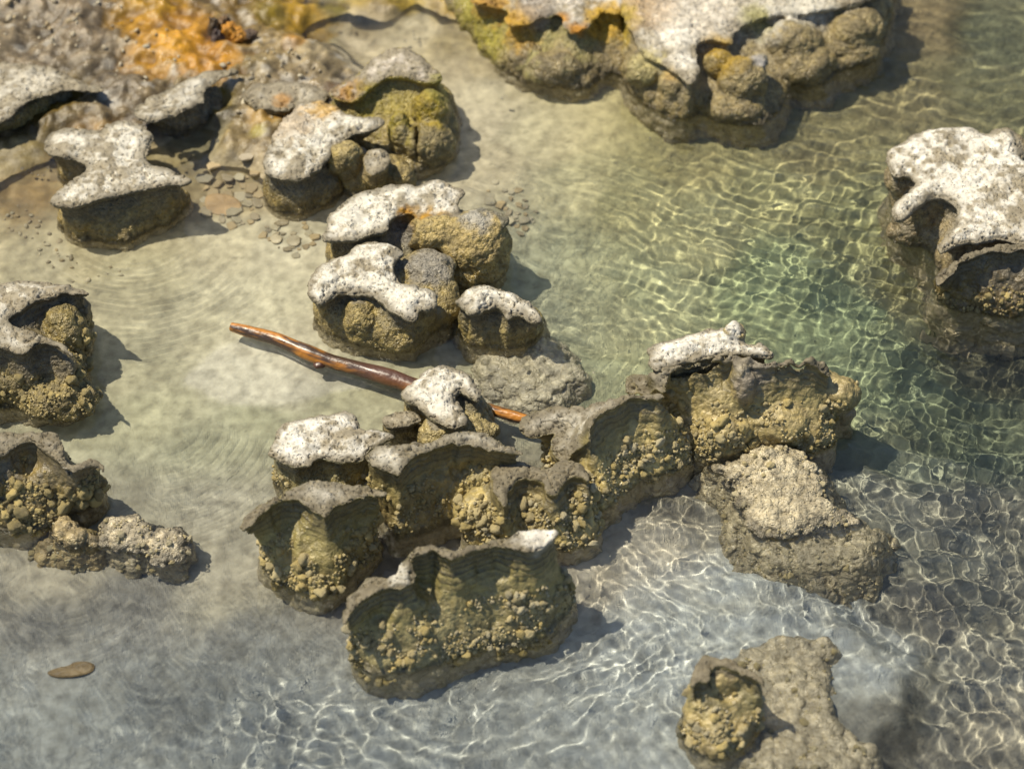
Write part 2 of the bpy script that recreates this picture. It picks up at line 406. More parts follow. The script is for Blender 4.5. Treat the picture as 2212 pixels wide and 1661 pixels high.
    for nm, sel in ((capname, fc & keep), ('crown' if mound else 'stem', ~fc & keep)):
        if sel.sum() < 8: continue
        ff = qd[sel]; u, inv = np.unique(ff.ravel(), return_inverse=True)
        last_ = mesh_obj(nm, v2[u]-off, [inv.reshape(-1, 4)], M_CAP if nm == capname and not mound else (M_FAN if name == 'fan_rock' else M_SINTER), root, colr[u]); TRIS += 2*len(ff)
    if knobs:
        rng = random.Random(seed*13+1); r2 = np.random.RandomState(seed+100)
        ok = (wall > .8) & (tt > .2) & (n[:, 1] < .35*front) & (n[:, 2] > -.35) & ((z > knobz[0]*vh) & (z < knobz[1]*vh) | mound)
        wgt = ok*sst(-.15, .3, fbm(x, y, z, .03, 2, off=seed+77)+.08)*(1 if mound else sst(knobz[1], knobz[1]*.55, z/np.maximum(vh, .02)))
        if wgt.sum() > 0:
            idx = r2.choice(len(v), size=min(knobs*3, int((wgt > 0).sum())), replace=False, p=wgt/wgt.sum()); pts = []; rad = []; nn = []
            for i in idx:
                r = knobr[0]*.65+(knobr[1]*1.1-knobr[0]*.65)*rng.random()**2.6
                p = v2[i]
                if all((p[0]-q[0])**2+(p[1]-q[1])**2+(p[2]-q[2])**2 > (.55*(r+s))**2 for q, s in zip(pts, rad)):
                    pts.append(p); rad.append(r); nn.append(n[i])
                if len(pts) >= knobs: break
            add_nodules(root, pts, nn, rad, list(knobm), rng, last_)
            k2 = int(knobs*2.2); idx = r2.choice(len(v), size=min(k2, int((wgt > 0).sum())), replace=False, p=wgt/wgt.sum())
            gv, gf = lumpy(seed, 1, .3, .8); V = []; F = []; K = []
            for m_, i in enumerate(idx):
                r = rng.uniform(.35, .75)*knobr[0]; a = rng.uniform(0, 6.28); ca, sa = math.cos(a), math.sin(a)
                q = gv*r*np.array([1, rng.uniform(.8, 1.2), 1]); q = np.stack([q[:, 0]*ca-q[:, 1]*sa, q[:, 0]*sa+q[:, 1]*ca, q[:, 2]], 1)
                V.append(q+v2[i]+n[i]*r*.3-off); F.append(gf+len(gv)*m_)
                cc_ = np.array([(.40, .32, .14), (.44, .37, .20), (.25, .20, .09), (.43, .38, .25)][rng.choice(list(knobm))])*rng.uniform(.75, 1.15)
                K.append(np.tile((*cc_, .6), (len(gv), 1)))
            g_ = mesh_obj('granules', np.concatenate(V), [np.concatenate(F)], M_SINTER, last_, np.concatenate(K)); g_['kind'] = 'stuff'; TRIS += len(gf)*len(idx)
    return root

# ------------------------------------------------------------------ ground under the water, and the bank
def axis(lo, hi, step, out):
    a = np.arange(lo, hi+step/2, step); e = []; d = step; p = hi
    while p < out: d *= 1.35; p += d; e.append(p)
    g = []; d = step; p = lo
    while p > -out: d *= 1.35; p -= d; g.append(p)
    return np.concatenate([g[::-1], a, e])
def gridfaces(nx, ny):
    i = np.arange(nx*ny).reshape(nx, ny)
    return np.stack([i[:-1, :-1], i[1:, :-1], i[1:, 1:], i[:-1, 1:]], -1).reshape(-1, 4)
# (px, py, z, bed colour r, g, b) on the photograph
BEDPTS = [
 (780,100,-.03,0.5,0.43,0.31),(900,80,-.03,0.5,0.44,0.33),(1050,200,-.035,0.5,0.45,0.34),(1150,280,-.045,0.46,0.42,0.31),(1250,400,-.055,0.4,0.38,0.28),
 (1040,260,-.04,0.48,0.43,0.33),(1050,350,-.04,0.44,0.39,0.29),(1200,300,-.05,0.44,0.4,0.3),(1350,450,-.07,0.34,0.33,0.23),(1500,350,-.08,0.3,0.28,0.18),(1500,500,-.08,0.32,0.32,0.23),
 (1700,450,-.09,0.27,0.27,0.18),(1750,330,-.08,0.25,0.23,0.15),(1950,220,-.09,0.2,0.18,0.12),(2000,60,-.07,0.26,0.21,0.14),(2150,100,-.10,0.14,0.15,0.11),(2150,200,-.11,0.16,0.16,0.11),
 (1400,620,-.09,0.34,0.36,0.28),(1250,580,-.08,0.36,0.37,0.29),(1650,620,-.10,0.24,0.29,0.21),(1850,500,-.10,0.22,0.23,0.15),(1850,700,-.12,0.2,0.25,0.19),(1950,650,-.11,0.19,0.19,0.13),(1300,700,-.09,0.34,0.35,0.28),
 (1300,820,-.07,0.34,0.36,0.29),(2000,850,-.13,0.12,0.15,0.12),(2150,800,-.13,0.06,0.06,0.045),(2100,950,-.14,0.09,0.11,0.085),(1900,800,-.12,0.18,0.22,0.17),(1950,1000,-.12,0.17,0.19,0.155),(2100,1150,-.12,0.16,0.165,0.14),
 (1850,1060,-.09,0.22,0.23,0.2),(300,430,-.018,0.27,0.2,0.09),(100,420,-.016,0.26,0.2,0.1),(60,330,.008,0.16,0.13,0.06),(470,420,-.028,0.33,0.27,0.16),(350,370,-.012,0.24,0.19,0.09),(160,540,-.022,0.36,0.318,0.212),
 (500,540,-.025,0.41,0.372,0.272),(300,600,-.025,0.38,0.348,0.242),(120,570,-.02,0.37,0.333,0.232),(620,560,-.025,0.43,0.397,0.307),(400,700,-.035,0.39,0.362,0.267),(560,640,-.03,0.43,0.402,0.307),(620,740,-.03,0.45,0.417,0.328),
 (300,800,-.04,0.36,0.338,0.242),(500,780,-.035,0.45,0.422,0.333),(600,820,-.035,0.45,0.422,0.333),(300,880,-.045,0.33,0.318,0.222),(560,900,-.045,0.3,0.295,0.208),(740,860,-.04,0.35,0.333,0.232),(450,980,-.05,0.29,0.285,0.205),(350,1080,-.05,0.28,0.275,0.2),
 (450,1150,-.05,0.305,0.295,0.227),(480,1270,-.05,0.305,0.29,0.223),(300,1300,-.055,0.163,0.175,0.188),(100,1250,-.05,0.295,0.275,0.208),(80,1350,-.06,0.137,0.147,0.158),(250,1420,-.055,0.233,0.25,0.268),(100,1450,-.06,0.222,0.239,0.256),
 (500,1400,-.055,0.222,0.239,0.256),(200,1560,-.07,0.222,0.239,0.256),(500,1600,-.07,0.214,0.23,0.246),(700,1500,-.06,0.238,0.256,0.274),(900,1580,-.07,0.234,0.252,0.27),(1150,1450,-.06,0.255,0.274,0.294),(1250,1230,-.05,0.3,0.27,0.22),  # bluish front points have the sky's reflection painted into the bed colour
 (820,1230,-.045,0.17,0.14,0.11),(980,1160,-.045,0.25,0.21,0.15),(1400,1150,-.06,0.34,0.32,0.28),(1450,1080,-.06,0.2,0.19,0.15),(1400,1300,-.06,0.326,0.351,0.375),(1350,1450,-.07,0.293,0.315,0.338),(1350,1600,-.075,0.257,0.276,0.296),(1550,1300,-.06,0.342,0.368,0.393),  # first point: cast shadow between the fan rocks painted into the bed
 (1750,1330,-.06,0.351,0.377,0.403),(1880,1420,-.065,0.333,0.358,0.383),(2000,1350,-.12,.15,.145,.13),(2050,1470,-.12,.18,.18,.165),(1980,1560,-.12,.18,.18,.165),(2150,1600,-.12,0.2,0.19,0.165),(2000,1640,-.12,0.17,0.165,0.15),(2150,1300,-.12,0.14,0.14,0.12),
 # bank
 (0,60,.05,0.3,0.26,0.21),(100,120,.045,0.24,0.205,0.16),(200,60,.05,0.22,0.185,0.145),(330,60,.05,0.26,0.22,0.15),(430,110,.045,0.27,0.2,0.08),(520,150,.04,0.26,0.22,0.13),(620,170,.035,0.32,0.27,0.19),(600,100,.035,0.34,0.28,0.17),(660,130,.022,0.36,0.32,0.24),
 (180,180,.045,0.23,0.2,0.15),(300,240,.035,0.24,0.2,0.14),(250,160,.045,0.21,0.18,0.14),(560,230,.030,0.29,0.25,0.19),(640,210,.03,0.36,0.31,0.23),(520,290,.015,0.28,0.23,0.13),(600,290,.02,0.33,0.28,0.19),(100,230,.02,0.1,0.08,0.04),(450,240,.018,0.1,0.09,0.05),(430,300,-.012,0.18,0.16,0.1),
 (560,20,.025,0.2,0.13,0.02),(640,40,.012,0.28,0.22,0.06),(700,90,-.01,0.26,0.22,0.12),(800,55,-.006,0.27,0.22,0.13),(900,60,-.006,0.26,0.22,0.13),(850,10,.01,0.22,0.17,0.08),(960,10,.012,0.24,0.18,0.07),(740,10,.006,0.22,0.17,0.06),(1000,90,-.012,0.28,0.23,0.13),(1040,150,-.02,0.33,0.28,0.19),
 (300,-120,.06,0.3,0.2,0.1),(900,-120,.03,0.3,0.25,0.12),(1600,-120,.0,0.25,0.2,0.12),(2100,-100,-.08,0.15,0.14,0.1),(-200,200,.05,0.2,0.17,0.12),(-150,900,-.05,0.305,0.29,0.212),(-150,1500,-.06,0.201,0.217,0.232),(1000,1800,-.07,0.229,0.246,0.264),(2400,900,-.13,0.08,0.1,0.08),(2400,1500,-.12,0.16,0.16,0.14)]
def build_bed():
    global TRIS
    xs = axis(-1.02, 1.02, .0048, 14); ys = axis(-.80, 1.12, .0048, 14)
    X, Y = np.meshgrid(xs, ys, indexing='ij'); sh = X.shape
    pts = []; zz = []; cc = []
    for a in BEDPTS:
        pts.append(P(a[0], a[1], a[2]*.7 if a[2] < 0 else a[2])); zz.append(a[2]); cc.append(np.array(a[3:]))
    O = 0*X
    WX = X+.045*fbm(X, Y, O, .16, 3, off=2); WY = Y+.045*fbm(X, Y, O+5, .16, 3, off=6)
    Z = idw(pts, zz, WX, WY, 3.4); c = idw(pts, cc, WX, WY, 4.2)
    # bench: a submerged shelf that ends in a step towards the right
    bench = polysdf(chaikin(poly('d', [(1180,1120),(1480,1090),(1500,1240),(1640,1262),(1790,1290),(1930,1360),(2000,1450),(1985,1560),(1900,1640),(1820,1720),(1200,1720),(1000,1500),(1150,1300)], -.04), 2), WX+.045*fbm(X, Y, O, .11, 4), WY+.06*fbm(X, Y, O+9, .11, 4))
    inb = sst(.050, -.040, bench)
    rimb = sst(.035, .0, np.abs(bench+.03))*(X > .25)
    Z = lerp(np.minimum(Z, lerp(Z, -.115+O, sst(.35, .5, X)*sst(.05, .02, bench)*sst(.3, .1, Y))), -.052+.004*fbm(X, Y, O, .05, 3), inb)
    c = lerp(c, np.array((.37, .37, .345)), (inb*.35*rimb)[..., None]); c = c*np.array((1.15, 1.14, 1.05))
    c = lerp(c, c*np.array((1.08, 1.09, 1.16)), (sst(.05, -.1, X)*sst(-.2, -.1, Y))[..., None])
    pb = fbm(X, Y, O+60, .22, 5, .6); cool = sst(-.36, -.60, Y+.12*pb-.26*sst(0, .4, X))*sst(-1, -.5, -X)      # blue-grey sky reflection kept in the bed colour at the front, warmer behind
    lum = c.mean(-1, keepdims=True); c = lerp(c, c*.35+.65*lum*np.array((1.10, 1.03, .88)), (sst(-.1, -.2, Y)*(1-cool))[..., None])
    c = lerp(c, c*np.array((1.07, 1.06, 1.05)), sst(-.15, -.3, Y)[..., None])*(1+.50*pb*sst(.1, -.2, Y))[..., None]
    c = lerp(c, c*np.array((1.06, 1.03, .84)), (sst(.0, .2, X)*sst(-.15, .0, Y))[..., None])
    bankm = sst(.0, .018, Z)
    shal = sst(-.03, -.008, Z)
    n1 = fbm(X, Y, O, .06, 4); n2 = fbm(X, Y, O+3, .018, 4)
    w, idn = worley(X, Y, O, .013, True); w2, id2 = worley(X+2, Y, O, .03, True)
    Z = Z+.006*n1*(.35+shal)+.002*n2+bankm*(.004*(np.sqrt(np.clip(1-w2**2*1.2, 0, 1))-.5)+.0030*(np.sqrt(np.clip(1-w**2*1.5, 0, 1))-.4)+.014*n1+.008*n2)
    Z = Z+(shal*(1-bankm))*(.003*(np.sqrt(np.clip(1-w**2*1.5, 0, 1))-.4))*sst(.05, -.15, X+.35)*sst(.15, .4, Y)
    # colour patches
    patch = polysdf(chaikin(poly('d', [(380,815),(430,770),(470,740),(520,730),(640,760),(760,800),(800,830),(740,838),(660,850),(560,870),(500,865),(430,845)], -.02), 2), WX*.5+X*.5, WY*.5+Y*.5)
    c = lerp(c, np.array((.60, .57, .48)), (.8*sst(.006, -.010, patch+.006*n2))[..., None])
    alg = sst(.02, .5, fbm(X, Y, O+8, .10, 5, .62))*(1-bankm)
    c = c*(1-.22*alg)[..., None]
    sp = sst(.25, .6, fbm(X, Y, O+18, .012, 3, .7))*(1-bankm); c = c*(1-.28*sp)[..., None]
    lt = sst(.1, .6, fbm(X, Y, O+28, .05, 4, .6))*(1-bankm); c = lerp(c, c*1.18+.015, lt[..., None])
    # crust of the bank: lichen-like greys, algal mats
    n4 = fbm(X, Y, O+40, .010, 3, .7)
    c = lerp(c, c*np.array((.43, .385, .29)), bankm[..., None])*(1+bankm*(.6*n2+.45*n1+.9*n4))[..., None]; Z = Z+bankm*(.004*n4)
    whit = bankm*sst(.66, .9, id2)*sst(.45, .25, w2+.15*n2)*.8
    c = lerp(c, np.array((.52, .49, .43)), (whit*.6)[..., None])
    def stain(px, py, z, r, colr, k, el=1.0):
        nonlocal c
        sx, sy = P(px, py, z); dd = np.sqrt((X-sx)**2+((Y-sy)*el)**2)/r
        mm = sst(1.15, .45, dd+.55*n2+.5*n1)*k
        c = lerp(c, np.array(colr)*np.array((.84, .74, .8))*(1+.8*n2[..., None]+.6*n1[..., None]+.3*(idn[..., None]-.5)), mm[..., None])
    stain(330,20,.05,.085,YEL*.6+ORA*.25,.9); stain(400,75,.05,.10,ORA*.5+YEL*.35,.95); stain(450,120,.045,.075,ORA*.6+YEL*.3,.95); stain(350,110,.045,.07,ORA*.5+YEL*.5,.8); stain(300,60,.045,.05,ORA*.5+YEL*.5,.5)
    stain(470,65,.05,.030,RUST,.9); stain(490,55,.055,.028,ORA,.9); stain(650,35,.01,.085,(.30,.20,.008),.95,.9); stain(580,45,.01,.05,(.16,.13,.01),.9); stain(720,20,.0,.04,(.10,.10,.01),.8)
    stain(780,0,.01,.04,(.26,.20,.012),.8,1.6); stain(870,0,.01,.055,(.32,.25,.012),.85,1.8); stain(1000,5,.01,.06,(.34,.25,.012),.85,1.6); stain(1060,50,.0,.04,(.26,.20,.03),.6); stain(640,95,.03,.03,ORA*.6+YEL*.3,.7); stain(720,190,.03,.02,RUST,.7); stain(570,260,.02,.04,YEL*.6+ORA*.3,.45); stain(620,250,.02,.03,ORA*.8,.5)
    stain(120,225,.02,.06,(.20,.15,.01),.7); stain(470,215,.02,.03,(.3,.24,.01),.7); stain(560,300,.01,.02,(.3,.28,.02),.7); stain(200,330,.0,.07,(.32,.22,.06),.6); stain(60,420,.0,.07,(.30,.21,.06),.5)
    wet = np.clip(.35*bankm+.35*shal+.6*n2*bankm, 0, 1)
    col = np.concatenate([np.clip(c, .01, .85), wet[..., None]], -1).reshape(-1, 4)
    v = np.stack([X, Y, Z], -1).reshape(-1, 3)
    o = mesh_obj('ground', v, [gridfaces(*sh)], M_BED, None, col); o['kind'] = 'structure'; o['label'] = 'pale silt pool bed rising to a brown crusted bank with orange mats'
    TRIS += 2*(sh[0]-1)*(sh[1]-1)
    return X, Y, Z
BX, BY, BZ = build_bed()
def bed_z(x, y):
    i = min(max(np.searchsorted(BX[:, 0], x), 1), BX.shape[0]-1); j = min(max(np.searchsorted(BY[0], y), 1), BX.shape[1]-1)
    return float(BZ[i, j])
print('bed', time.time()-T0, TRIS)

# ------------------------------------------------------------------ water
def build_water():
    global TRIS
    xs = axis(-.96, .96, .0027, 14); ys = axis(-.72, 1.02, .0027, 14)
    X, Y = np.meshgrid(xs, ys, indexing='ij'); X = X.astype(np.float32); Y = Y.astype(np.float32); O = 0*X
    A = [(850,120,.06),(1100,230,.12),(1250,350,.35),(1400,430,.8),(1700,330,.9),(1900,200,.9),(2150,150,1.0),(1400,600,1.0),(1800,600,1.1),(2000,800,1.6),(1300,800,.6),(1200,850,.35),(2150,1000,1.5),(1950,1150,1.0),
         (1050,500,.4),(500,600,.10),(600,750,.03),(400,450,.12),(150,580,.14),(300,750,.12),(400,950,.18),(650,860,.10),(450,1150,.12),(200,1250,.5),(350,1350,.6),(550,1350,.5),(150,1450,.3),(300,1550,1.2),(600,1500,1.4),(800,1600,1.3),(1100,1600,1.6),(600,1640,1.4),
         (1300,1250,1.5),(1400,1100,1.5),(1350,1450,1.8),(1700,1300,1.7),(1500,1250,1.5),(1600,1150,.25),(1900,1350,1.1),(2100,1400,1.2),(2000,1600,1.1),(1750,1550,.6),(1050,1200,.15),(880,1250,.12),(950,1000,.1),(700,1200,.1),(780,300,.05),(560,330,.05),(1600,250,.3),(200,200,.0),(100,350,.03)]
    amp = idw([P(a[0], a[1]) for a in A], [a[2] for a in A], X, Y, 3.2)
    amp = amp*(.55+.9*sst(-.5, .5, fbm(X, Y, O, .16, 3, off=21)))
    rng = np.random.RandomState(3)
    WX = X+.038*fbm(X, Y, O, .15, 3, off=1); WY = Y+.038*fbm(X, Y, O+7, .15, 3, off=3)
    Z = O.copy()
    n = 60
    for k in range(n):
        lam = .0105+.062*(k/n)**2.2; a = rng.uniform(0, 2*math.pi); kk = 2*math.pi/lam
        w = lam**2*.135*(1 if lam < .04 else .6)
        # groups: each train is stronger in some places than in others
        cx, cy = rng.uniform(-.9, .9), rng.uniform(-.7, 1)
        env = .22+1.5*np.exp(-((X-cx)**2+(Y-cy)**2)/.16)
        Z += (w*env)*np.sin(kk*(WX*math.cos(a)+WY*math.sin(a))+rng.uniform(0, 6.3))
    Z *= amp*1.25
    # rings that leave the rocks
    def ring(px, py, lam, s, r0, r1, a0=None, a1=None, soft=.05):
        nonlocal Z
        cx, cy = P(px, py); dx = X-cx; dy = Y-cy
        r = np.sqrt(dx*dx+dy*dy)+.008*fbm(X, Y, O+px*.01, .07, 2)
        m = sst(r0-.01, r0+soft, r)*sst(r1, r0+soft, r)
        if a0 is not None:
            an = np.arctan2(dy, dx); dd = np.abs((an-(a0+a1)/2+math.pi)%(2*math.pi)-math.pi); m = m*sst((a1-a0)/2, (a1-a0)/4, dd)
        br = .55+.45*fbm(X, Y, O+py*.01, .05, 2)
        Z += s*lam**2*m*br*np.sin(2*math.pi*r/lam)
    R = math.radians
    ring(270,480,.011,1.3,.06,.42,R(-170),R(-10)); ring(300,470,.0145,.9,.08,.40,R(-150),R(-20)); ring(1010,1330,.028,.95,.14,.62,R(-175),R(-15)); ring(850,1250,.021,.6,.20,.55,R(-165),R(-60)); ring(1080,1420,.019,0.6,.05,.40,R(-120),R(40))
    ring(1620,230,.021,0.6,.05,.36,R(-160),R(-20)); ring(1180,700,.020,0.5,.04,.32,R(-60),R(60)); ring(2090,720,.022,0.7,.03,.35,R(150),R(300)); ring(1750,880,.018,0.6,.08,.32,R(-80),R(40)); ring(1560,1560,.018,0.56,.04,.30,R(120),R(280))
    ring(720,1280,.014,0.36,.03,.28,R(-160),R(-60)); ring(300,880,.015,0.56,.05,.45,R(-90),R(0)); ring(1700,1240,.020,0.64,.05,.34,R(-150),R(10)); ring(100,1180,.016,0.4,.05,.30,R(-120),R(-30)); ring(1500,1020,.012,0.6,.03,.20,R(-150),R(-40)); ring(1240,520,.016,0.6,.03,.3,R(-70),R(70))
    # fine even ripples over the whole surface
    Z += .00006*fbm(X, Y, O, .012, 2)*(.3+amp)
    fade = sst(2.2, 1.2, np.abs(X))*sst(2.2, 1.2, np.abs(Y))
    Z = Z*fade
    m = bpy.data.materials.new('clear_water'); m.use_nodes = True; nt = m.node_tree
    nt.nodes.remove(nt.nodes['Principled BSDF'])
    g = nt.nodes.new('ShaderNodeBsdfGlass'); g.inputs['Roughness'].default_value = 0; g.inputs['IOR'].default_value = 1.333; g.inputs['Color'].default_value = (.985, 1, .995, 1)
    nt.links.new(g.outputs[0], nt.nodes['Material Output'].inputs[0])
    o = mesh_obj('water', np.stack([X, Y, Z], -1).reshape(-1, 3), [gridfaces(*X.shape)], m)
    o['kind'] = 'structure'; o['label'] = 'clear rippled shallow water of the hot spring pool'
    o.cycles.is_caustics_receiver = False; o.cycles.is_caustics_caster = True
    TRIS += 2*(X.shape[0]-1)*(X.shape[1]-1)
build_water()
print('water', time.time()-T0, TRIS)

# ------------------------------------------------------------------ the rocks, from the back to the front
#ROCKS
exec_rocks = True
rock('grey pitted crust shelf at the far left edge overhanging a dark yellow hollow', 'r1',
     [(-160,760,.065),(0,740),(60,715),(120,650),(220,590),(330,555),(460,548),(570,562),(640,545,.06),(600,520,.055),(480,480,.055),(380,430),(250,400),(100,370),(-160,350)],
     [(-160,820),(0,800),(150,760),(300,700),(420,660),(520,620),(560,600),(400,500),(-160,480)], name='sinter_ledge', cat='ledge', h=.065, hbase=.01, seed=1, white=.55, recess=.03, lip=.004, clump=.3, stains=[('r1',430,700,.02,.03,(.22,.17,.01),.8)])
rock('long grey pitted ledge with a hooked tip below the orange mat', 'r1',
     [(780,660,.06),(860,600),(1000,540),(1130,470),(1220,430),(1330,410),(1430,420,.06),(1450,440),(1380,455),(1300,490),(1250,530),(1215,565),(1235,600),(1180,640),(1080,680),(980,720),(890,740),(820,715)],
     [(880,770),(1000,830),(1150,800),(1280,740),(1400,620),(1440,560),(1200,600),(950,700)], name='sinter_ledge', cat='ledge', h=.06, hbase=.0, seed=2, white=.8, recess=.022, lip=.004, clump=.3, lowc=(.2,.17,.1), stains=[('r1',1390,530,.03,.02,(.3,.22,.01),.9)])
rock('low grey brown crust mound with a curved lip just below the orange mat', 'r1',
     [(1440,600,.045),(1480,540),(1560,500),(1700,480),(1850,500),(1960,540),(1960,610),(1900,640),(1760,640),(1680,660),(1560,650),(1480,625)],
     [(1360,800),(1480,840),(1600,850),(1680,800),(1900,700),(1980,660),(1900,600),(1500,640)], name='crust_mound', cat='rock', h=.045, hbase=.0, seed=3, white=.35, recess=.006, clump=.8, wallc=(.24,.19,.09), stains=[('r1',1690,640,.035,.02,ORA*.8,.8),('r1',1640,800,.01,.035,(.32,.24,.03),.6),('r1',1380,700,.02,.03,(.4,.28,.02),.5)])
rock('Y-shaped mushroom rock with a wormy grey white top and brown round base, upper left', 't1',
     [(185,610,.075),(200,575),(290,545),(430,560),(520,515),(610,530),(668,570),(660,610),(615,690),(700,725),(840,770,.085),(800,795),(700,805),(560,830),(450,850),(370,885),(280,900),(215,885),(215,850),(260,800),(340,755),(385,725),(375,690,.08),(290,685),(205,665)],
     [(240,940),(300,1010),(400,1052),(520,1052),(640,1015),(740,960),(815,890),(820,850),(640,820),(600,700),(420,680),(280,700),(240,760),(330,800),(400,850),(300,880)],
     seed=4, white=.95, recess=.012, clump=.8, wallc=(.17,.145,.08), lowc=(0.291,0.216,0.070), knobs=0)
rock('crescent-topped rock with a smooth beige back and white pitted front rim', 't1',
     [(1140,745,.075),(1150,640),(1185,560),(1240,480),(1330,430,.06),(1430,440,.06),(1500,490,.075),(1580,500),(1650,510),(1660,530),(1625,555),(1560,565),(1490,590),(1440,630),(1425,680),(1370,740),(1300,780),(1220,780),(1160,765)],
     [(1143,870),(1200,925),(1300,935),(1380,895),(1450,870),(1490,830),(1480,740),(1560,660),(1400,570),(1200,640),(1150,760)],
     seed=5, white=1.0, recess=.010, clump=.5, wallc=(.17,.15,.09), lowc=(0.302,0.227,0.079), stains=[('t1',1250,520,.075,.065,(.40,.33,.24),.85),('t1',1400,490,.06,.04,(.50,.30,.06),.7),('t1',1170,540,.06,.02,ORA*.8,.6)])
rock('tan lumpy boss with one small round white cap beside the crescent rock', 't1',
     [(1568,690,.07),(1580,650),(1620,632),(1670,645),(1692,690),(1665,735),(1610,752),(1575,730)],
     [(1440,800),(1520,850),(1640,830),(1760,820),(1770,740),(1700,690),(1540,680),(1450,720)], name='sinter_boss', seed=6, white=.6, recess=.003, clump=.9, band=.2,
     lobes=[('t1',1490,700,.045,(.030,.028,.035)),('t1',1730,770,.015,(.022,.022,.025))], wallc=(.30,.23,.10), lowc=(0.381,0.292,0.106))
rock('tall rock with grey beige top, rusty edge and yellow algae wall', 't1',
     [(1415,385,.07),(1480,360,.08),(1540,320,.09),(1590,260,.10),(1650,210),(1740,195,.105),(1800,225),(1870,280),(1925,325,.10),(1900,350),(1820,352),(1760,338),(1680,328),(1620,365,.09),(1560,420,.08),(1500,450,.07),(1430,420)],
     [(1400,540),(1480,610),(1640,680),(1700,722),(1780,742),(1870,724),(1950,650),(1984,540),(1965,440),(1850,370),(1600,380),(1450,460)],
     seed=7, h=.10, white=.75, recess=.008, clump=.7, band=.4, tint=(.58,.52,.45), wallc=(.34,.27,.05), lowc=(0.314,0.248,0.097),
     lobes=[('t1',1860,480,.06,(.032,.03,.036)),('t1',1850,630,.02,(.045,.04,.045)),('t1',1730,600,.03,(.02,.03,.05))], carves=[('t1',1800,560,.07,(.005,.03,.06))],
     stains=[('t1',1480,410,.10,.055,ORA*.55+RUST*.3,1.0),('t1',1430,390,.1,.02,RUST,.9),('t1',1770,340,.12,.025,ORA*.9,.9),('t1',1870,440,.1,.045,YEL*.75,.95),('t1',1750,430,.1,.05,YEL*.6,.9),('t1',1620,470,.08,.06,(.26,.21,.01),.9),('t1',1930,380,.1,.04,(.20,.18,.02),.8),('t1',1640,350,.12,.02,ORA*.5,.7),('t1',1790,220,.125,.012,ORA*.5,.9)])
rock('yellow stained bank rock with an orange-lipped white tongue at the top', 'r2',
     [(1080,-160,.085),(1080,10),(1200,30),(1310,50),(1340,85),(1290,110),(1330,160),(1430,150),(1560,90),(1640,70),(1660,160),(1740,195),(1820,160),(1860,90),(1900,60),(2000,80),(2060,40),(2120,-160)],
     [(880,-100),(960,80),(1100,190),(1200,320),(1310,430),(1400,480),(1600,510),(1700,545),(1780,530),(1860,480),(1960,450),(2060,450),(2140,300),(2140,-100)],
     name='bank_rock', h=.085, seed=8, white=.7, recess=.014, clump=.9, gran=.8, band=.5, tint=(.62,.57,.5), wallc=(.34,.30,.10), lowc=(0.269,0.211,0.097),
     lobes=[('r2',1440,340,.03,(.03,.025,.02)),('r2',1600,420,.02,(.05,.03,.03))],
     stains=[('r2',1100,100,.05,.09,(.30,.26,.02),.8),('r2',1250,220,.04,.06,(.30,.26,.03),.7),('r2',1740,190,.08,.022,ORA*.9,.95),('r2',1660,120,.08,.02,ORA*.9,.9),('r2',1380,170,.07,.05,ORA*.5+YEL*.4,.9),('r2',1950,120,.07,.05,YEL*.6+ORA*.4,.9),('r2',1200,20,.085,.05,ORA*.7,.7),('r2',1500,60,.08,.04,(.28,.24,.2),.7)])
rock('large bank rock with bright white saddle and several wet rounded lobes, top right', 'r3',
     [(0,-160,.085),(30,60),(80,150),(110,260),(200,320),(300,350),(370,430),(430,450),(455,380),(430,260),(480,205),(600,225),(635,225),(650,160),(720,125),(830,85),(1000,62),(1200,40),(1340,10),(1500,-40),(1520,-160)],
     [(-40,-100),(0,330),(80,480),(200,590),(350,645),(480,605),(560,640),(740,685),(860,650),(925,540),(920,440),(1080,470),(1170,440),(1200,370),(1380,330),(1460,200),(1500,50),(1560,-100)],
     name='bank_rock', h=.085, seed=9, vox=.0024, white=.62, recess=.012, clump=.9, gran=.7, band=.5, tint=(.66,.62,.54), wallc=(.30,.25,.15), lowc=(0.291,0.227,0.097), pits='hole',
     lobes=[('r3',160,380,.045,(.040,.03,.028)),('r3',330,450,.045,(.028,.026,.024)),('r3',690,440,.045,(.042,.038,.040)),('r3',650,570,.015,(.05,.035,.026)),('r3',560,350,.055,(.024,.024,.024)),('r3',770,330,.07,(.022,.018,.012)),('r3',960,220,.045,(.050,.042,.036)),('r3',1010,350,.015,(.055,.045,.034)),('r3',1300,150,.04,(.048,.042,.036)),('r3',1290,270,.01,(.046,.035,.028))],
     stains=[('r3',340,190,.085,.045,(.62,.59,.52),.9),('r3',390,330,.085,.028,(.62,.59,.52),.9),('r3',800,90,.085,.05,(.60,.57,.50),.8),('r3',1050,40,.085,.05,(.58,.55,.47),.7),('r3',560,260,.08,.035,YEL*.6+ORA*.3,.95),('r3',640,340,.07,.04,YEL*.55+ORA*.2,.9),('r3',760,100,.08,.04,(.2,.18,.02),.8),('r3',160,50,.085,.07,ORA*.45+PALE*.5,.6),('r3',20,150,.06,.05,YEL*.7,.9),('r3',320,410,.06,.022,(.42,.28,.08),.9),('r3',180,350,.07,.04,(.42,.36,.14),.7),('r3',450,80,.085,.09,(.52,.47,.40),.5),('r3',780,335,.075,.02,(.4,.38,.36),.9)])
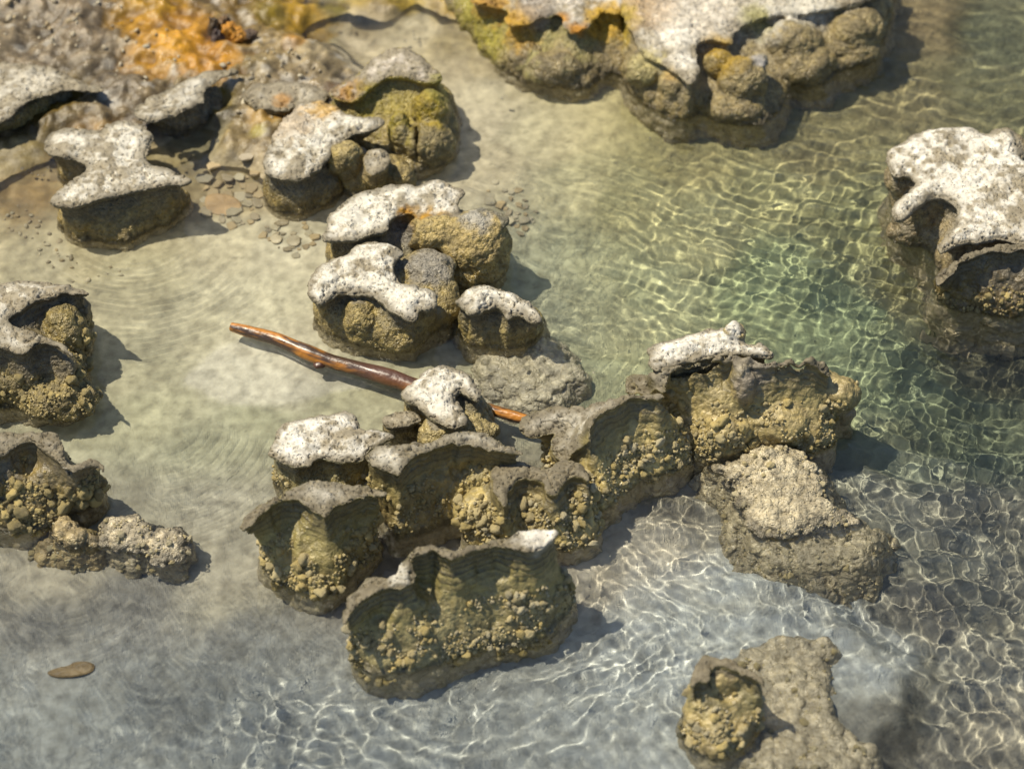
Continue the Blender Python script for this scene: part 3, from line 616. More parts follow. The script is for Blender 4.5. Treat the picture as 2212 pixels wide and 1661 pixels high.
rock('bright white knobbly three-armed rock at the right edge', 'r3',
     [(1470,870,.10),(1480,800),(1560,740),(1700,690),(1850,670),(1940,690),(2000,730),(2100,715),(2170,750),(2200,850),(2340,900),(2340,1330),(2210,1310),(2100,1280),(1990,1300),(1900,1300),(1800,1350),(1750,1370),(1745,1310),(1800,1240),(1850,1180),(1840,1080),(1760,1050),(1660,1100),(1560,1190),(1510,1180),(1495,1110),(1530,1060),(1630,1000),(1600,940),(1530,960),(1490,930)],
     [(1480,990),(1505,1060),(1520,1200),(1560,1240),(1620,1285),(1700,1350),(1750,1440),(1800,1500),(2000,1560),(2340,1560),(2340,1150),(2220,1010),(1950,950),(1700,930)],
     h=.10, seed=10, white=1.0, recess=.010, edge=.010, dome=.010, pits='hole', clump=.4, tint=(.64,.61,.54), wallc=(.30,.26,.18), lowc=(0.291,0.227,0.114), lobes=[('r3',2110,800,.085,(.035,.04,.025)),('r3',1570,960,.065,(.032,.03,.028)),('r3',1700,1160,.04,(.055,.028,.045)),('r3',1650,1240,.01,(.05,.03,.04))])
rock('dark banded fan rock jutting under the white rock at the right edge', 'r3',
     [(1735,1530,.055),(1790,1440,.08),(1870,1380,.10),(1960,1345),(2060,1320),(2340,1310),(2340,1350),(2060,1352),(1970,1372),(1890,1408),(1825,1465),(1765,1545,.055)],
     [(1718,1560),(1780,1630),(1900,1690),(2340,1710),(2340,1560),(1900,1530),(1780,1500)],
     name='fan_rock', h=.10, seed=11, white=.1, recess=.005, lip=.004, edge=.002, dome=0, clump=.8, wallc=(.10,.085,.055), lowc=(0.168,0.119,0.040), knobs=40, knobr=(.003,.006), knobm=(2,2,0))
rock('wide white-topped rock with an orange rimmed hollow and big golden bulge', 't1',
     [(1395,1010,.085),(1405,950),(1440,900),(1520,850),(1600,820),(1700,800),(1810,800),(1860,775),(1930,785),(2005,820),(1980,870),(1975,930),(1900,930),(1850,938),(1790,915),(1730,915),(1695,950),(1680,995),(1600,1010),(1530,1035),(1450,1048),(1405,1035)],
     [(1410,1060),(1430,1180),(1600,1260),(1900,1240),(2060,1215),(2150,1160),(2170,1060),(2120,980),(1900,960),(1650,980),(1450,1000)],
     seed=12, white=1.2, recess=.012, clump=.7, lowc=(0.403,0.302,0.106), wallc=(.20,.175,.10),
     lobes=[('t1',2040,1060,.035,(.060,.052,.050)),('t1',1880,1010,.06,(.055,.03,.03)),('t1',2020,1150,.005,(.06,.045,.035)),('t1',2065,960,.075,(.042,.022,.010))], carves=[('t1',1740,990,.075,(.024,.022,.03))],
     stains=[('t1',1755,925,.079,.015,ORA*.7+YEL*.2,.95),('t1',1840,945,.079,.017,ORA*.6+YEL*.3,.95),('t1',1920,938,.079,.015,ORA*.5+YEL*.3,.9),('t1',1760,950,.068,.020,ORA*.5+YEL*.25,.95),('t1',1830,955,.066,.024,ORA*.55+YEL*.3,.95),('t1',1910,950,.066,.022,YEL*.4+ORA*.3,.9),('t1',1740,1000,.06,.028,(.13,.12,.10),.9),('t1',2060,960,.082,.034,(.34,.32,.27),.9),('t1',2120,1010,.06,.02,YEL*.4,.7)])
rock('white holey rock with arched front hollow and a grey crater on its right shoulder', 't1',
     [(1315,1225,.08),(1340,1190),(1375,1140),(1430,1110),(1500,1095),(1510,1060),(1560,1035),(1640,1035),(1720,1060),(1760,1085),(1715,1130),(1705,1180),(1740,1220),(1800,1240),(1850,1230),(1890,1265),(1900,1320),(1850,1340),(1812,1335),(1800,1380),(1740,1375),(1680,1350),(1640,1290),(1580,1260),(1500,1258),(1430,1290),(1370,1322),(1330,1290)],
     [(1345,1350),(1385,1420),(1460,1465),(1560,1492),(1700,1512),(1790,1500),(1850,1445),(1930,1425),(1975,1370),(1975,1280),(1920,1220),(1700,1190),(1450,1220)],
     seed=13, white=1.15, recess=.010, edge=.007, dome=.007, pits='hole', clump=.5, lowc=(0.358,0.275,0.097), wallc=(.22,.19,.11),
     lobes=[('t1',1850,1180,.045,(.045,.045,.022)),('t1',1910,1300,.02,(.03,.04,.03)),('t1',1560,1400,.02,(.03,.03,.045)),('t1',1720,1440,.01,(.05,.035,.035))], carves=[('t1',1765,1165,.075,(.024,.022,.03))],
     stains=[('t1',1860,1150,.06,.05,(.22,.20,.16),.95),('t1',1780,1130,.06,.03,(.22,.20,.16),.8)])
rock('small rounded white-capped rock with two notches right of the crater rock', 'r4',
     [(1250,825,.075),(1290,750),(1370,715),(1450,708),(1560,740),(1680,810),(1750,860),(1780,920),(1750,945),(1690,930),(1640,880),(1600,925),(1560,890),(1520,850),(1450,880),(1400,900),(1340,890),(1290,850)],
     [(1255,930),(1270,1020),(1350,1080),(1500,1100),(1640,1112),(1720,1060),(1790,980),(1790,920),(1600,860),(1350,850)],
     h=.075, seed=14, white=1.0, recess=.007, edge=.008, dome=.012, pits='hole', clump=.4, lowc=(0.358,0.281,0.106), wallc=(.22,.19,.11))
rock('hook-shaped white rock that the brown stick passes beneath', 'r4',
     [(1000,1300,.065),(1040,1230),(1130,1195),(1220,1200),(1310,1240),(1390,1310),(1425,1380),(1400,1412),(1340,1400),(1295,1370),(1270,1400),(1310,1460),(1340,1520),(1320,1570),(1230,1585),(1150,1550),(1060,1490),(1000,1450),(935,1405),(925,1370),(960,1335)],
     [(960,1480),(1000,1560),(1150,1640),(1300,1660),(1420,1620),(1460,1560),(1445,1450),(1400,1400),(1200,1350),(1050,1370),(950,1430)],
     h=.065, seed=15, white=1.1, recess=.008, edge=.008, dome=.008, pits='hole', clump=.5, lowc=(0.381,0.302,0.123), wallc=(.24,.21,.12), lobes=[('r4',1150,1640,.02,(.03,.03,.03)),('r4',1340,1600,.012,(.04,.03,.02))])
rock('small low flat-topped grey knob left of the hook-shaped rock', 'r4',
     [(805,1530,.05),(850,1480),(930,1455),(1010,1460),(1050,1500),(1035,1545),(960,1572),(870,1578),(815,1560)],
     [(820,1590),(880,1640),(1000,1650),(1120,1640),(1180,1590),(1100,1540),(950,1510),(840,1540)], name='sinter_boss', h=.05, seed=16, white=.45, recess=.007, edge=.006, clump=.5, lowc=(0.336,0.259,0.097), wallc=(.14,.12,.07))
rock('tilted rock with bright white porous top and straight grey front lip, center left', 'r6',
     [(205,350,.075),(230,300),(320,255),(420,235),(480,235),(530,205),(620,210),(660,250),(655,300),(760,290),(820,310),(850,340),(790,360),(730,395),(700,440),(670,475),(560,465),(450,460),(380,485),(320,495),(240,470),(190,435),(205,390)],
     [(215,500),(245,600),(330,670),(500,690),(680,640),(740,520),(850,460),(780,420),(500,400),(300,430)],
     h=.08, seed=17, white=1.1, recess=.010, edge=.007, dome=.008, pits='hole', clump=.5, tint=(.64,.615,.55), lowc=(0.381,0.297,0.106), wallc=(.22,.20,.10), knobs=50, knobr=(.003,.005), front=.3)
rock('pointed grey rock with a deep scalloped wall, joined to the stick end on its left', 'r7',
     [(130,705,.065),(150,660),(220,620),(310,585,.07),(400,572,.09),(560,570,.11),(620,548,.12),(700,530),(800,518),(848,530),(850,550),(760,547),(660,567),(575,607),(512,645),(490,705),(500,780,.10),(470,795,.09),(420,800,.08),(385,855,.06),(330,860,.05),(270,815,.05),(330,745,.06),(320,718),(280,712),(240,735),(180,748)],
     [(250,860),(380,960),(450,1060),(520,1110),(600,1080),(650,1000),(720,930),(830,945),(950,890),(970,780),(900,720),(700,710),(500,740),(300,790)],
     name='fan_rock', h=.08, seed=18, white=.75, recess=.005, wallpow=.9, lip=.004, edge=.004, dome=.002, clump=1.1, lowc=(0.448,0.356,0.141), wallc=(.25,.205,.08), knobs=170, knobr=(.0035,.0075), knobz=(-.1,.6), knobm=(0,1,1,3))
rock('white crusted hump topped by a stubby knob behind the great banded wall', 'r7',
     [(755,345,.125),(790,285),(870,245),(960,238),(1040,215),(1090,197),(1150,190),(1225,200),(1235,255),(1300,280),(1390,295),(1402,335),(1340,345),(1240,335),(1130,335),(1040,355),(900,380),(800,400),(760,385)],
     [(770,560),(900,640),(1200,640),(1400,600),(1380,520),(1100,470),(850,500)],
     h=.125, seed=19, white=1.25, recess=.010, edge=.007, dome=.008, pits='hole', clump=.4, tint=(.64,.61,.54), wallc=(.30,.26,.16), lobes=[('r7',1190,225,.135,(.016,.014,.018))], carves=[])
rock('widest banded wall rock with thin wavy rim and golden nodules, right of center', 'r7',
     [(640,520,.07),(700,470,.08),(770,440,.10),(845,385,.125),(880,368,.13),(960,368),(1060,358),(1150,338),(1240,332),(1300,348),(1350,362),(1450,342),(1540,352),(1600,342,.12),(1662,380,.11),(1668,440,.095),(1640,440,.10),(1610,398,.12),(1540,385),(1450,383),(1375,402),(1320,400),(1250,372),(1180,388),(1100,382),(1000,395),(910,398),(880,440),(855,515,.11),(780,530,.085),(700,548,.07)],
     [(860,640),(930,760),(1000,820),(1080,850),(1170,860),(1280,800),(1400,790),(1560,800),(1670,790),(1665,690),(1680,610),(1760,570),(1740,520),(1600,530),(1300,560),(1000,580),(700,580)],
     name='fan_rock', h=.13, seed=20, white=.55, recess=.005, wallpow=.9, lip=.004, edge=.004, dome=.002, clump=1.2, lowc=(.38,.30,.125), wallc=(.25,.205,.08), knobs=230, knobr=(.0035,.008), knobz=(-.1,.6), knobm=(0,0,1,1),
     lobes=[('r7',1235,490,.08,(.020,.028,.045)),('r7',1150,700,.025,(.038,.035,.03)),('r7',1430,650,.03,(.04,.04,.035)),('r7',1690,520,.045,(.036,.03,.026))], stains=[('r7',1280,420,.12,.045,(.19,.165,.125),.9),('r7',1260,500,.1,.03,(.18,.15,.11),.8)])
rock('great central fan rock with white pitted ridge and long curved banded wall', 'r6',
     [(690,480,.12),(700,440),(740,400),(800,385),(870,390),(950,365),(1050,362),(1090,330),(1180,300),(1260,310),(1340,350),(1420,390,.115),(1500,435,.11),(1450,450,.11),(1380,424,.115),(1280,392,.12),(1180,372),(1090,390),(1000,414),(935,452),(885,510),(855,552),(780,518)],
     [(720,700),(800,820),(830,860),(900,862),(1020,825),(1180,775),(1320,760),(1480,700),(1400,640),(1200,600),(900,620),(750,640)],
     name='fan_rock', h=.12, seed=21, white=1.0, recess=.005, wallpow=1.3, lip=.004, edge=.004, dome=.004, clump=.5, gran=.7, wallc=(.25,.205,.08), lowc=(0.302,0.238,0.097), knobs=120, knobr=(.003,.005), knobz=(.05,.75), knobm=(0,0,1))
rock('tan knobbly rock with two arched banded hollows beside the great fan', 'r6',
     [(1320,560,.085),(1330,490),(1450,455),(1560,470),(1620,498),(1690,465),(1770,462),(1815,510),(1822,600),(1790,565),(1740,548),(1685,585),(1640,645),(1600,640),(1570,565),(1500,545),(1440,575),(1410,655),(1395,700),(1340,640)],
     [(1190,740),(1200,840),(1260,900),(1400,885),(1500,870),(1640,920),(1800,890),(1890,820),(1870,720),(1700,650),(1400,640),(1250,660)],
     name='fan_rock', h=.085, seed=22, white=.3, recess=.005, lip=.005, edge=.006, clump=1.2, lowc=(0.448,0.356,0.141), wallc=(.25,.205,.08), knobs=260, knobr=(.0035,.008), knobz=(-.1,.8), knobm=(0,0,1,1,3),
     lobes=[('r6',1270,730,.02,(.035,.035,.035))])
rock('double fan rock with dark arching rim lines and yellow nodules at its foot', 'r6',
     [(62,800,.105),(90,735,.11),(200,655,.115),(290,625),(330,600),(400,575),(470,562),(560,575),(640,590),(720,598),(802,622),(798,648),(740,640),(660,650),(590,680),(530,712),(495,750),(460,742),(425,722),(390,682),(340,657),(280,662),(200,703),(130,762),(80,815)],
     [(150,960),(240,1070),(340,1120),(440,1138),(550,1120),(610,1060),(690,980),(770,890),(740,820),(600,800),(400,820),(240,900)],
     name='fan_rock', h=.115, seed=23, white=.62, recess=.005, wallpow=1.1, lip=.004, edge=.004, dome=.002, clump=1.0, gran=.6, wallc=(.24,.20,.072), lowc=(0.336,0.270,0.097), knobs=200, knobr=(.003,.0085), knobz=(-.1,.62), knobm=(0,0,1,1))
rock('frontmost double fan rock with strong wavy bands and a skirt of cream nodules', 'r6',
     [(578,1290,.10),(590,1200),(660,1130,.11),(700,1090),(760,1075),(810,1060,.12),(850,1010,.13),(890,950,.14),(940,905),(1040,893),(1100,920),(1180,920),(1300,880),(1400,850),(1440,825,.145),(1500,798),(1560,805),(1650,812,.145),(1665,835),(1600,882),(1530,920),(1470,915),(1410,888),(1320,902),(1230,928),(1150,962),(1110,968),(1080,948),(1030,922),(960,938),(915,965,.14),(930,1010,.13),(952,1065,.125),(942,1095,.12),(860,1122),(790,1115),(720,1143),(650,1192,.11),(612,1240),(600,1295,.10)],
     [(620,1400),(680,1520),(800,1555),(960,1540),(1060,1500),(1110,1450),(1250,1430),(1400,1400),(1600,1360),(1720,1260),(1745,1150),(1680,1080),(1400,1130),(1100,1170),(800,1290)],
     name='fan_rock', h=.12, seed=24, white=.15, recess=.005, wallpow=1.2, lip=.004, edge=.004, dome=.001, clump=1.1, gran=.6, band=1.3, wallc=(.24,.20,.072), lowc=(0.302,0.254,0.114), knobs=300, knobr=(.003,.0075), knobz=(-.2,.58), knobm=(1,1,3,0), stains=[('r6',1550,840,.145,.030,(.55,.52,.46),.95),('r6',1610,830,.145,.018,(.55,.52,.46),.9),('r6',860,1040,.13,.018,(.50,.47,.40),.9)])
rock('dark grey-topped angular rock with a V-shaped cleft at the left edge', 'r5',
     [(-160,230,.10),(0,192),(110,165),(250,175),(380,205),(452,235,.11),(445,255),(330,222),(250,248),(150,305),(60,362),(45,388),(120,420),(220,450),(310,485),(370,525),(395,568),(350,535),(270,492),(200,482),(140,520),(80,545),(0,515),(-160,500)],
     [(-160,830),(0,825),(100,825),(250,845),(380,835),(435,745),(430,640),(415,560),(440,470),(462,400),(420,360),(200,380),(-160,400)],
     h=.10, seed=25, sweep=.6, white=.75, recess=.006, lip=.005, clump=1.2, wallc=(.16,.13,.075), lowc=(0.280,0.216,0.075), knobs=160, knobr=(.0035,.008), knobz=(-.1,.6), knobm=(2,2,0,0),
     lobes=[('r5',330,450,.04,(.035,.035,.05)),('r5',300,760,.015,(.06,.04,.03))], carves=[])
rock('dark ridged fan rock with round amber nodules at the lower left edge', 'r5',
     [(-160,960,.10),(0,935),(100,938),(200,930),(290,938),(320,980),(325,1070),(350,1105),(400,1083),(460,1078),(510,1105),(527,1155),(490,1122),(440,1112),(390,1132),(350,1137),(290,1088),(220,1033),(150,993),(80,1003),(20,1062),(-160,1140)],
     [(-160,1420),(60,1440),(190,1445),(260,1390),(400,1345),(480,1300),(515,1250),(500,1200),(300,1180),(-160,1190)],
     name='fan_rock', h=.10, seed=26, white=.45, recess=.005, lip=.005, clump=1.1, wallc=(.17,.14,.08), lowc=(0.224,0.167,0.057), knobs=200, knobr=(.004,.011), knobz=(-.1,.72), knobm=(2,2,0))
rock('small dark three-scalloped rock half sunk at the bottom right', 'r8',
     [(398,800,.078),(430,735),(465,690,.08),(490,640,.082),(530,660,.08),(560,668),(600,670),(655,700),(682,732),(760,742),(805,785),(800,830),(785,805),(735,775),(682,765),(655,745),(600,705),(545,715),(515,760),(505,805),(455,795),(412,825)],
     [(360,960),(380,1090),(450,1190),(540,1250),(620,1200),(710,1130),(770,1020),(785,930),(700,890),(450,890)],
     name='fan_rock', h=.08, seed=27, lobes=[('r8',580,790,.045,(.030,.022,.028))], white=.1, recess=.005, lip=.004, edge=.003, dome=0, clump=1.0, wallc=(.2,.175,.075), lowc=(0.370,0.292,0.123), knobs=180, knobr=(.003,.007), knobz=(-.2,.6), knobm=(0,1,1,3))
print('rocks', time.time()-T0, TRIS)
# knobbly mounds
MD = dict(name='nodular_mound', mound=True, white=.0, band=0, recess=0, pits='none', gran=1.6, clump=1.3, edge=.012, dome=.006)
rock('long knobbly beige mound reaching from the banded wall down into the water', 'r7',
     [(1010,880,.004),(1150,850,.012),(1250,790,.018),(1400,765,.020),(1550,830,.010),(1650,880,.006),(1690,950,.006),(1650,1040,.006),(1830,1095,.002),(1900,1160,-.016),(1950,1250,-.026),(1850,1400,-.030),(1640,1450,-.030),(1450,1420,-.030),(1250,1400,-.030),(1175,1300,-.028),(1170,1180,-.006),(1155,1000,.006),(1060,920,.0)], None,
     h=.0, hbase=-.06, seed=31, capname='crown', wallc=(.44,.38,.26), lowc=(.52,.45,.30), tint=(.42,.37,.27), lobes=[('r7',1400,900,.004,(.05,.045,.014)),('r7',1420,1090,.0,(.060,.05,.015))], knobs=300, knobr=(.0025,.0050), knobz=(-9,9), knobm=(1,3,3), **{k: v for k, v in MD.items()})
rock('pale submerged mound of fine grains just right of the brown stick', 'd',
     [(1000,790,-.027),(1040,765),(1100,735),(1190,725),(1255,765),(1270,820),(1235,875),(1150,900),(1090,885),(1030,840)], None, h=-.027, hbase=-.05, seed=32, capname='crown', wallc=(.56,.50,.38), lowc=(.62,.56,.42), tint=(.60,.55,.42), **MD)
rock('broad sandy submerged mound with a knobbly right flank, behind the three-scalloped rock', 'r8',
     [(620,600,-.030),(700,560),(800,530),(1000,545),(1180,590),(1215,700),(1200,900),(1250,1050),(1390,1150),(1420,1400),(560,1400),(600,1150),(640,1000),(600,800)], None,
     h=-.030, hbase=-.06, seed=33, capname='crown', wallc=(.48,.42,.31), lowc=(.55,.48,.34), tint=(.43,.39,.31), knobs=120, knobr=(.003,.006), knobz=(-9,9), knobm=(1,1,3), **{**MD, 'dome': .002, 'gran': .9})
rock('small knobbly brown mound at the foot of the dark left fan rock', 'r5',
     [(185,1440,.005),(230,1380,.012),(330,1360),(430,1370),(510,1400),(520,1440),(480,1490),(380,1520),(280,1525),(200,1490)], None,
     h=.008, hbase=-.05, seed=34, capname='crown', wallc=(.33,.27,.17), lowc=(0.426,0.335,0.176), tint=(.38,.32,.22), knobs=120, knobr=(.003,.006), knobz=(-9,9), knobm=(1,3), **MD)
rock('twin-humped knobbly beige mound barely breaking the water at lower left', 'r5',
     [(515,1470,-.004),(550,1410),(650,1395),(750,1420),(800,1450),(900,1480),(935,1540),(930,1600),(860,1625),(760,1590),(640,1580),(540,1540)], None,
     h=-.003, hbase=-.05, seed=35, capname='crown', wallc=(.42,.36,.26), lowc=(.52,.45,.31), tint=(.42,.37,.28), lobes=[('r5',650,1470,-.005,(.045,.035,.018)),('r5',860,1540,-.008,(.032,.035,.018))], knobs=150, knobr=(.003,.0055), knobz=(-9,9), knobm=(1,3), **MD)
print('mounds', time.time()-T0, TRIS)

# ------------------------------------------------------------------ the stick
def stick():
    global TRIS
    pts = [(500,706,.004,.0085),(530,714,.006,.0115),(600,732,.006,.0125),(660,760,.005,.0135),(720,783,.005,.0135),(790,802,.005,.0145),(850,818,.006,.0155),(900,838,.004,.0150),(980,862,-.002,.0135),(1050,884,-.002,.0120),(1100,897,-.001,.0115),(1140,908,.0,.0105),(1148,911,.0,.006)]
    ctl = np.array([(*P(a, b, z), z, r) for a, b, z, r in pts])
    s = np.linspace(0, len(ctl)-1, 220); c = np.stack([np.interp(s, np.arange(len(ctl)), ctl[:, k]) for k in range(4)], 1)
    c[:, 3] *= .88
    for _ in range(40): c[1:-1, :3] = (c[:-2, :3]+2*c[1:-1, :3]+c[2:, :3])/4
    tg = np.gradient(c[:, :3], axis=0); tg /= np.linalg.norm(tg, axis=1, keepdims=True)
    up = np.array([0, 0, 1.]); side = np.cross(tg, up); side /= np.linalg.norm(side, axis=1, keepdims=True); nn = np.cross(side, tg)
    K = 28; th = np.arange(K)*2*math.pi/K; L = np.cumsum(np.r_[0, np.linalg.norm(np.diff(c[:, :3], axis=0), axis=1)])
    TH, LL = np.meshgrid(th, L); r = c[:, 3][:, None]*(1+.07*fbm(np.cos(TH), np.sin(TH), LL*20, 1., 3)+.05*fbm(np.cos(TH)*3, np.sin(TH)*3, LL*30, 1., 3)+.07*fbm(np.cos(TH)*5, np.sin(TH)*5, LL*14, 1., 2))*.94
    for k, w in ((.14, .02), (.27, .025), (.33, .018)): r = r*(1+.10*np.exp(-((LL-k)/w)**2))
    v = c[:, None, :3]+r[..., None]*(np.cos(TH)[..., None]*side[:, None]+np.sin(TH)[..., None]*nn[:, None])
    n = v.shape[0]; v = v.reshape(-1, 3)
    i = np.arange(n*K).reshape(n, K); q = np.stack([i[:-1], np.roll(i[:-1], -1, 1), np.roll(i[1:], -1, 1), i[1:]], -1).reshape(-1, 4)
    v = np.concatenate([v, c[:1, :3], c[-1:, :3]]); e = n*K
    tri = np.concatenate([np.stack([np.roll(i[0], -1), i[0], np.full(K, e)], -1), np.stack([i[-1], np.roll(i[-1], -1), np.full(K, e+1)], -1)])
    m = bpy.data.materials.new('wet_brown_wood'); m.use_nodes = True; nt = m.node_tree; N = nt.nodes; Lk = nt.links; b = N['Principled BSDF']
    at = N.new('ShaderNodeAttribute'); at.attribute_name = 'Col'
    Lk.new(at.outputs['Color'], b.inputs['Base Color']); b.inputs['Roughness'].default_value = .42; b.inputs['Coat Weight'].default_value = .25; b.inputs['Coat Roughness'].default_value = .2
    tc = N.new('ShaderNodeTexCoord'); nz = N.new('ShaderNodeTexNoise'); nz.inputs['Scale'].default_value = 110; nz.inputs['Detail'].default_value = 4
    Lk.new(tc.outputs['Object'], nz.inputs[0]); bp = N.new('ShaderNodeBump'); bp.inputs['Strength'].default_value = .6; bp.inputs['Distance'].default_value = .004; Lk.new(nz.outputs['Fac'], bp.inputs['Height']); Lk.new(bp.outputs[0], b.inputs['Normal'])
    LLf = np.r_[LL.ravel(), 0, L[-1]]; THf = np.r_[TH.ravel(), 0, 0]
    f = fbm(LLf*14, np.cos(THf)*1.2, np.sin(THf)*1.2, 1., 4); g = fbm(LLf*45, np.cos(THf)*3, np.sin(THf)*3, 1., 3, off=5)
    k = sst(-.2, .3, f+.35*g)
    colr = lerp(np.array((.44, .175, .018)), np.array((.05, .028, .016)), (1-k)[:, None])
    colr = lerp(colr, np.array((.085, .038, .024)), (sst(.20, .26, LLf)*sst(.345, .30, LLf)*.85)[:, None])
    colr = np.concatenate([colr, np.ones((len(colr), 1))], 1)
    ctr = c[110, :3]
    root = thing('stick', 'wet orange-brown stick lying in the water and passing under the hook-shaped white rock', 'stick', tuple(ctr))
    mesh_obj('shaft', v-ctr, [q, tri], m, root, colr); TRIS += 2*len(q)
    # broken twig stub on the lower side
    x, y = P(690, 790, .0); vv, ff = lumpy(9, 2, .25)
    vv = vv*np.array([.009, .0075, .006])+np.array([x, y, .001])-ctr
    mesh_obj('twig_stub', vv, [ff], m, root, np.tile((.07, .028, .015, 1), (len(vv), 1)))
stick()

# ------------------------------------------------------------------ chips, pebbles, leaf
def chip_mesh(seed, mat, thick=.16):
    r = random.Random(seed); n = r.randint(6, 9); a = sorted(r.uniform(0, 6.283) for _ in range(n))
    a = [i*6.283/n+r.uniform(-.25, .25) for i in range(n)]; rr = [r.uniform(.7, 1.15) for _ in range(n)]
    v = [(math.cos(t)*q, math.sin(t)*q*.8, -thick) for t, q in zip(a, rr)]+[(math.cos(t)*q, math.sin(t)*q*.8, thick*.5) for t, q in zip(a, rr)]+[(math.cos(t)*q*.86, math.sin(t)*q*.68, thick+r.uniform(-.05, .05)) for t, q in zip(a, rr)]
    f = [(i, (i+1) % n, n+(i+1) % n, n+i) for i in range(n)]+[(n+i, n+(i+1) % n, 2*n+(i+1) % n, 2*n+i) for i in range(n)]+[tuple(range(2*n, 3*n))]
    m = bpy.data.meshes.new('stone_chip'); m.from_pydata(v, [], f); m.materials.append(mat); return m
CHM = [chip_mesh(k, M_CHIP[k % 3], .10+.04*(k % 4)) for k in range(12)]
def scatter(n, region, group, label, name, cat, size, seed, meshes, flat=True, lift=.001, sysn='d', zmin=-1):
    rng = random.Random(seed); pl = poly(sysn, region, 0.0); placed = []
    lo = pl.min(0); hi = pl.max(0); k = 0
    while len(placed) < n and k < n*60:
        k += 1; x = rng.uniform(lo[0], hi[0]); y = rng.uniform(lo[1], hi[1])
        if polysdf(pl, np.array([x]), np.array([y]))[0] > 0: continue
        s = rng.uniform(*size)*(1 if rng.random() < .4 else rng.uniform(.35, .8))
        if any((x-a)**2+(y-b)**2 < (.55*(s+c))**2 for a, b, c in placed): continue
        z = bed_z(x, y)
        if z < zmin: continue
        placed.append((x, y, s))
        o = bpy.data.objects.new(name, rng.choice(meshes)); COL.objects.link(o)
        o.location = (x, y, z+lift+s*(.10 if flat else -.15)); o.scale = (s, s, s)
        o.rotation_euler = (rng.uniform(-.3, .3), rng.uniform(-.3, .3), rng.uniform(0, 6.28)) if flat else (rng.uniform(0, 6), rng.uniform(0, 6), rng.uniform(0, 6))
        tag(o, label, cat, group); o.cycles.is_caustics_receiver = True
scatter(38, [(440,360),(540,350),(565,400),(560,470),(500,480),(430,440)], 'stone chips between the Y-shaped rock and the crescent rock', 'thin flat stone chip in the bed between the Y-shaped and crescent rocks', 'stone_chip', 'stone chip', (.008,.019), 41, CHM)
scatter(22, [(560,470),(680,470),(690,510),(640,540),(570,510)], 'stone chips in front of the crescent rock', 'pale flat stone chip on the sand in front of the crescent rock', 'stone_chip', 'stone chip', (.006,.014), 42, CHM)
scatter(30, [(1060,350),(1120,380),(1165,430),(1150,480),(1080,475),(1050,420)], 'stone chips right of the golden bulge rock', 'small grey or brown stone chip in the patch right of the wide white-topped rock', 'stone_chip', 'stone chip', (.006,.014), 43, CHM)
PBM = []
for k in range(9):
    v, f = lumpy(20+k, 1, .3, .9); v = v*np.array([1, .8, .55])
    m = bpy.data.meshes.new('pebble'); m.from_pydata([tuple(p) for p in v], [], [tuple(t) for t in f]); m.polygons.foreach_set('use_smooth', np.ones(len(f), bool)); m.materials.append(M_CHIP[(0, 2, 0, 1, 0, 2)[k % 6]]); PBM.append(m)
scatter(80, [(0,0),(330,0),(420,150),(330,230),(200,180),(0,150)], 'pebbles on the crusted bank', 'small grey pebble lying on the crusted bank at the upper left', 'pebble', 'pebble', (.003,.010), 44, PBM, False)
scatter(40, [(480,160),(700,130),(690,210),(560,330),(480,280)], 'pebbles on the low crust', 'small pale pebble on the low crust left of the rusty-edged tall rock', 'pebble', 'pebble', (.004,.009), 45, PBM, False)
scatter(45, [(20,420),(110,480),(170,560),(260,560),(300,600),(150,600),(0,480)], 'pebbles in front of the Y-shaped rock', 'brown pebble on the shallow bed left of the Y-shaped rock', 'pebble', 'pebble', (.004,.008), 46, PBM, False)
def flake(pts, z, mat_i, label, name, cat, th=.004, sysn='d', col=(.4,.28,.12)):
    pl = chaikin(poly(sysn, pts, z), 2); n = len(pl); c = pl[:, :2].mean(0); zz = max(bed_z(*c)+.003, -1)
    bt = np.c_[pl[:, :2]-c, np.full(n, 0.)]; up = np.c_[pl[:, :2]-c, np.full(n, th*.6)]; ins = np.c_[(pl[:, :2]-c)*.88, np.full(n, th)]+np.c_[np.zeros((n, 2)), .001*rs.randn(n)*.3]
    v = np.concatenate([bt, up, ins, [[0, 0, th*1.1]]]); i = np.arange(n); j = (i+1) % n
    q = np.concatenate([np.stack([i, j, n+j, n+i], -1), np.stack([n+i, n+j, 2*n+j, 2*n+i], -1)]); t = np.stack([2*n+i, 2*n+j, np.full(n, 3*n)], -1)
    o = mesh_obj(name, v, [q, t], material('flake_'+name, .5, False, .3, 120, tint=col), None, smooth=False, loc=(c[0], c[1], zz)); tag(o, label, cat); return o
flake([(440,420),(475,415),(512,425),(524,445),(520,462),(480,464),(445,455)], -.01, 1, 'broad flat orange-tan slab right of the Y-shaped rock under shallow water', 'stone_slab', 'slab', col=(.42,.29,.15))
flake([(98,1455),(120,1446),(150,1440),(160,1432),(190,1430),(208,1440),(200,1455),(160,1464),(120,1466)], -.04, 1, 'ochre brown leaf-shaped flake lying alone on the bed near the lower left corner', 'leaf_flake', 'flake', col=(.21,.145,.06))
flake([(582,520),(596,512),(612,520),(606,532),(590,534)], -.02, 1, 'left of the two pale round chips on smooth sand below the crescent rock', 'stone_chip', 'stone chip', .003, col=(.5,.44,.32))
flake([(618,526),(630,514),(648,518),(650,532),(640,540),(624,537)], -.02, 1, 'right of the two pale round chips on smooth sand below the crescent rock', 'stone_chip', 'stone chip', .003, col=(.5,.44,.32))

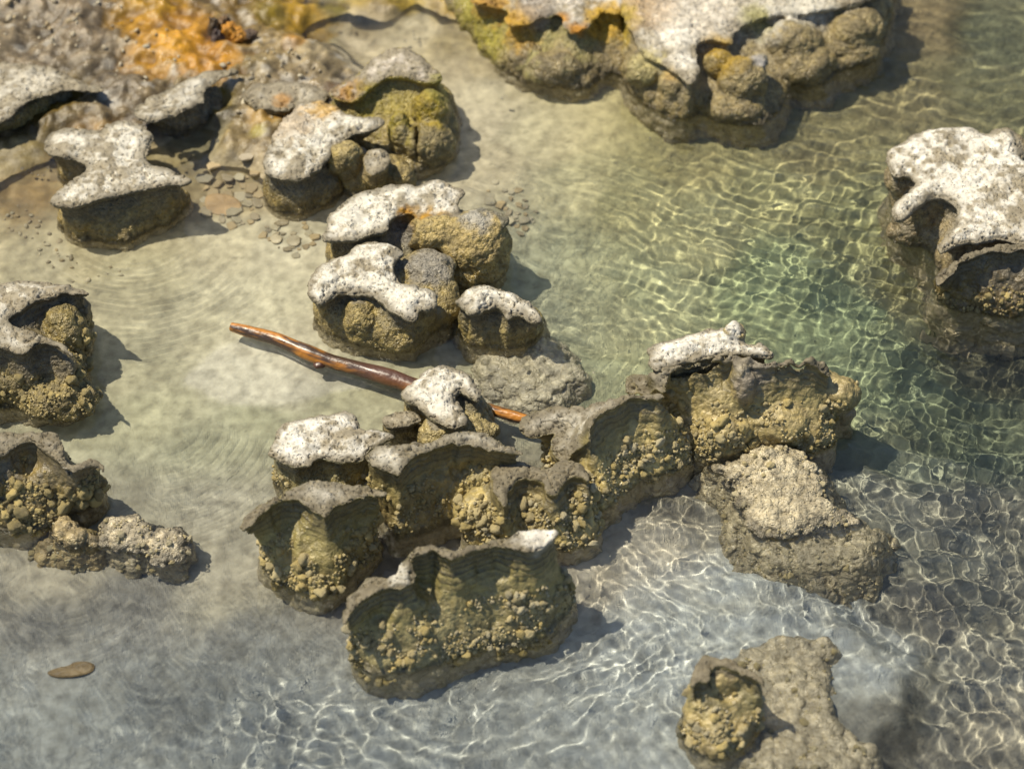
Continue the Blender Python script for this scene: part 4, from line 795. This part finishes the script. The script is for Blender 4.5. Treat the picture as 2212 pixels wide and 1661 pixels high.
# ------------------------------------------------------------------ rusty tuft on the orange mat
def tuft():
    x, y = P(478, 68, .05); z = bed_z(x, y)
    root = thing('mineral_tuft', 'dark rusty upright crust tuft standing in the orange mat', 'mineral crust', (x, y, z))
    for k, (dx, dy, dz, s, c) in enumerate([(-.012, 0, .012, (.010, .010, .026), (.07,.045,.02)), (-.006, -.012, .0, (.010, .010, .018), (.09,.06,.05)), (.014, .004, .006, (.020, .016, .018), (.55,.24,.012)), (.030, -.004, .0, (.014, .012, .012), (.40,.18,.01)), (.006, .014, .008, (.012, .012, .020), (.13,.07,.02)), (.048, .0, 0, (.014, .01, .008), (.09,.05,.02))]):
        v, f = lumpy(50+k, 3, .45, .5); v = v*np.array(s)+np.array((dx, dy, dz))
        g = np.array(c)*(1+.5*fbm(v[:, 0], v[:, 1], v[:, 2], .006, 2))[:, None]
        mesh_obj('crust_lobe', v, [f], M_SINTER, root, np.c_[np.clip(g, 0, 1), np.full(len(v), .5)])
tuft()

# ------------------------------------------------------------------ bubbles resting on the water and the wet crust
def bubbles():
    v, f = ico(2)
    mb = bpy.data.materials.new('bubble_film'); mb.use_nodes = True; b = mb.node_tree.nodes['Principled BSDF']
    b.inputs['Transmission Weight'].default_value = 1; b.inputs['IOR'].default_value = 1.2; b.inputs['Roughness'].default_value = .06; b.inputs['Coat Weight'].default_value = 1; b.inputs['Coat Roughness'].default_value = .08
    m = bpy.data.meshes.new('bubble'); m.from_pydata([tuple(p) for p in v], [], [tuple(t) for t in f]); m.polygons.foreach_set('use_smooth', np.ones(len(f), bool)); m.materials.append(mb)
    L = [(60,370),(70,377),(82,379),(95,380),(48,365),(104,363),(236,212),(470,305),(395,300),(360,292),(752,18),(757,47),(760,62),(777,45),(895,78),(897,86),(893,70),(875,90),(1148,130),(1158,137),(1200,157),(1257,151),(1334,122),(1330,112),(1335,123),(1405,300),(1375,237),(160,505),(170,509),(178,514),(190,516),
         (770,722),(822,753),(1048,728),(1058,731),(1080,732),(1106,749),(701,1280),(710,1282),(722,1284),(608,1265),(1456,262),(1444,258),(1480,246),(1562,232),(1574,233),(725,60),(1085,215),(1240,60),(1305,45)]
    for k, (a, c) in enumerate(L):
        x, y = P(a, c, .003); z = max(bed_z(x, y), 0.0)
        o = bpy.data.objects.new('bubble', m); COL.objects.link(o); r = .0022+.0012*((k*37) % 10)/10; o.scale = (r, r, r*.8); x, y = P(a, c, z); o.location = (x, y, z+r*.4)
        tag(o, 'tiny clear bubble resting on the water or wet crust', 'bubble', 'tiny clear bubbles')
bubbles()
print('all', time.time()-T0, TRIS)
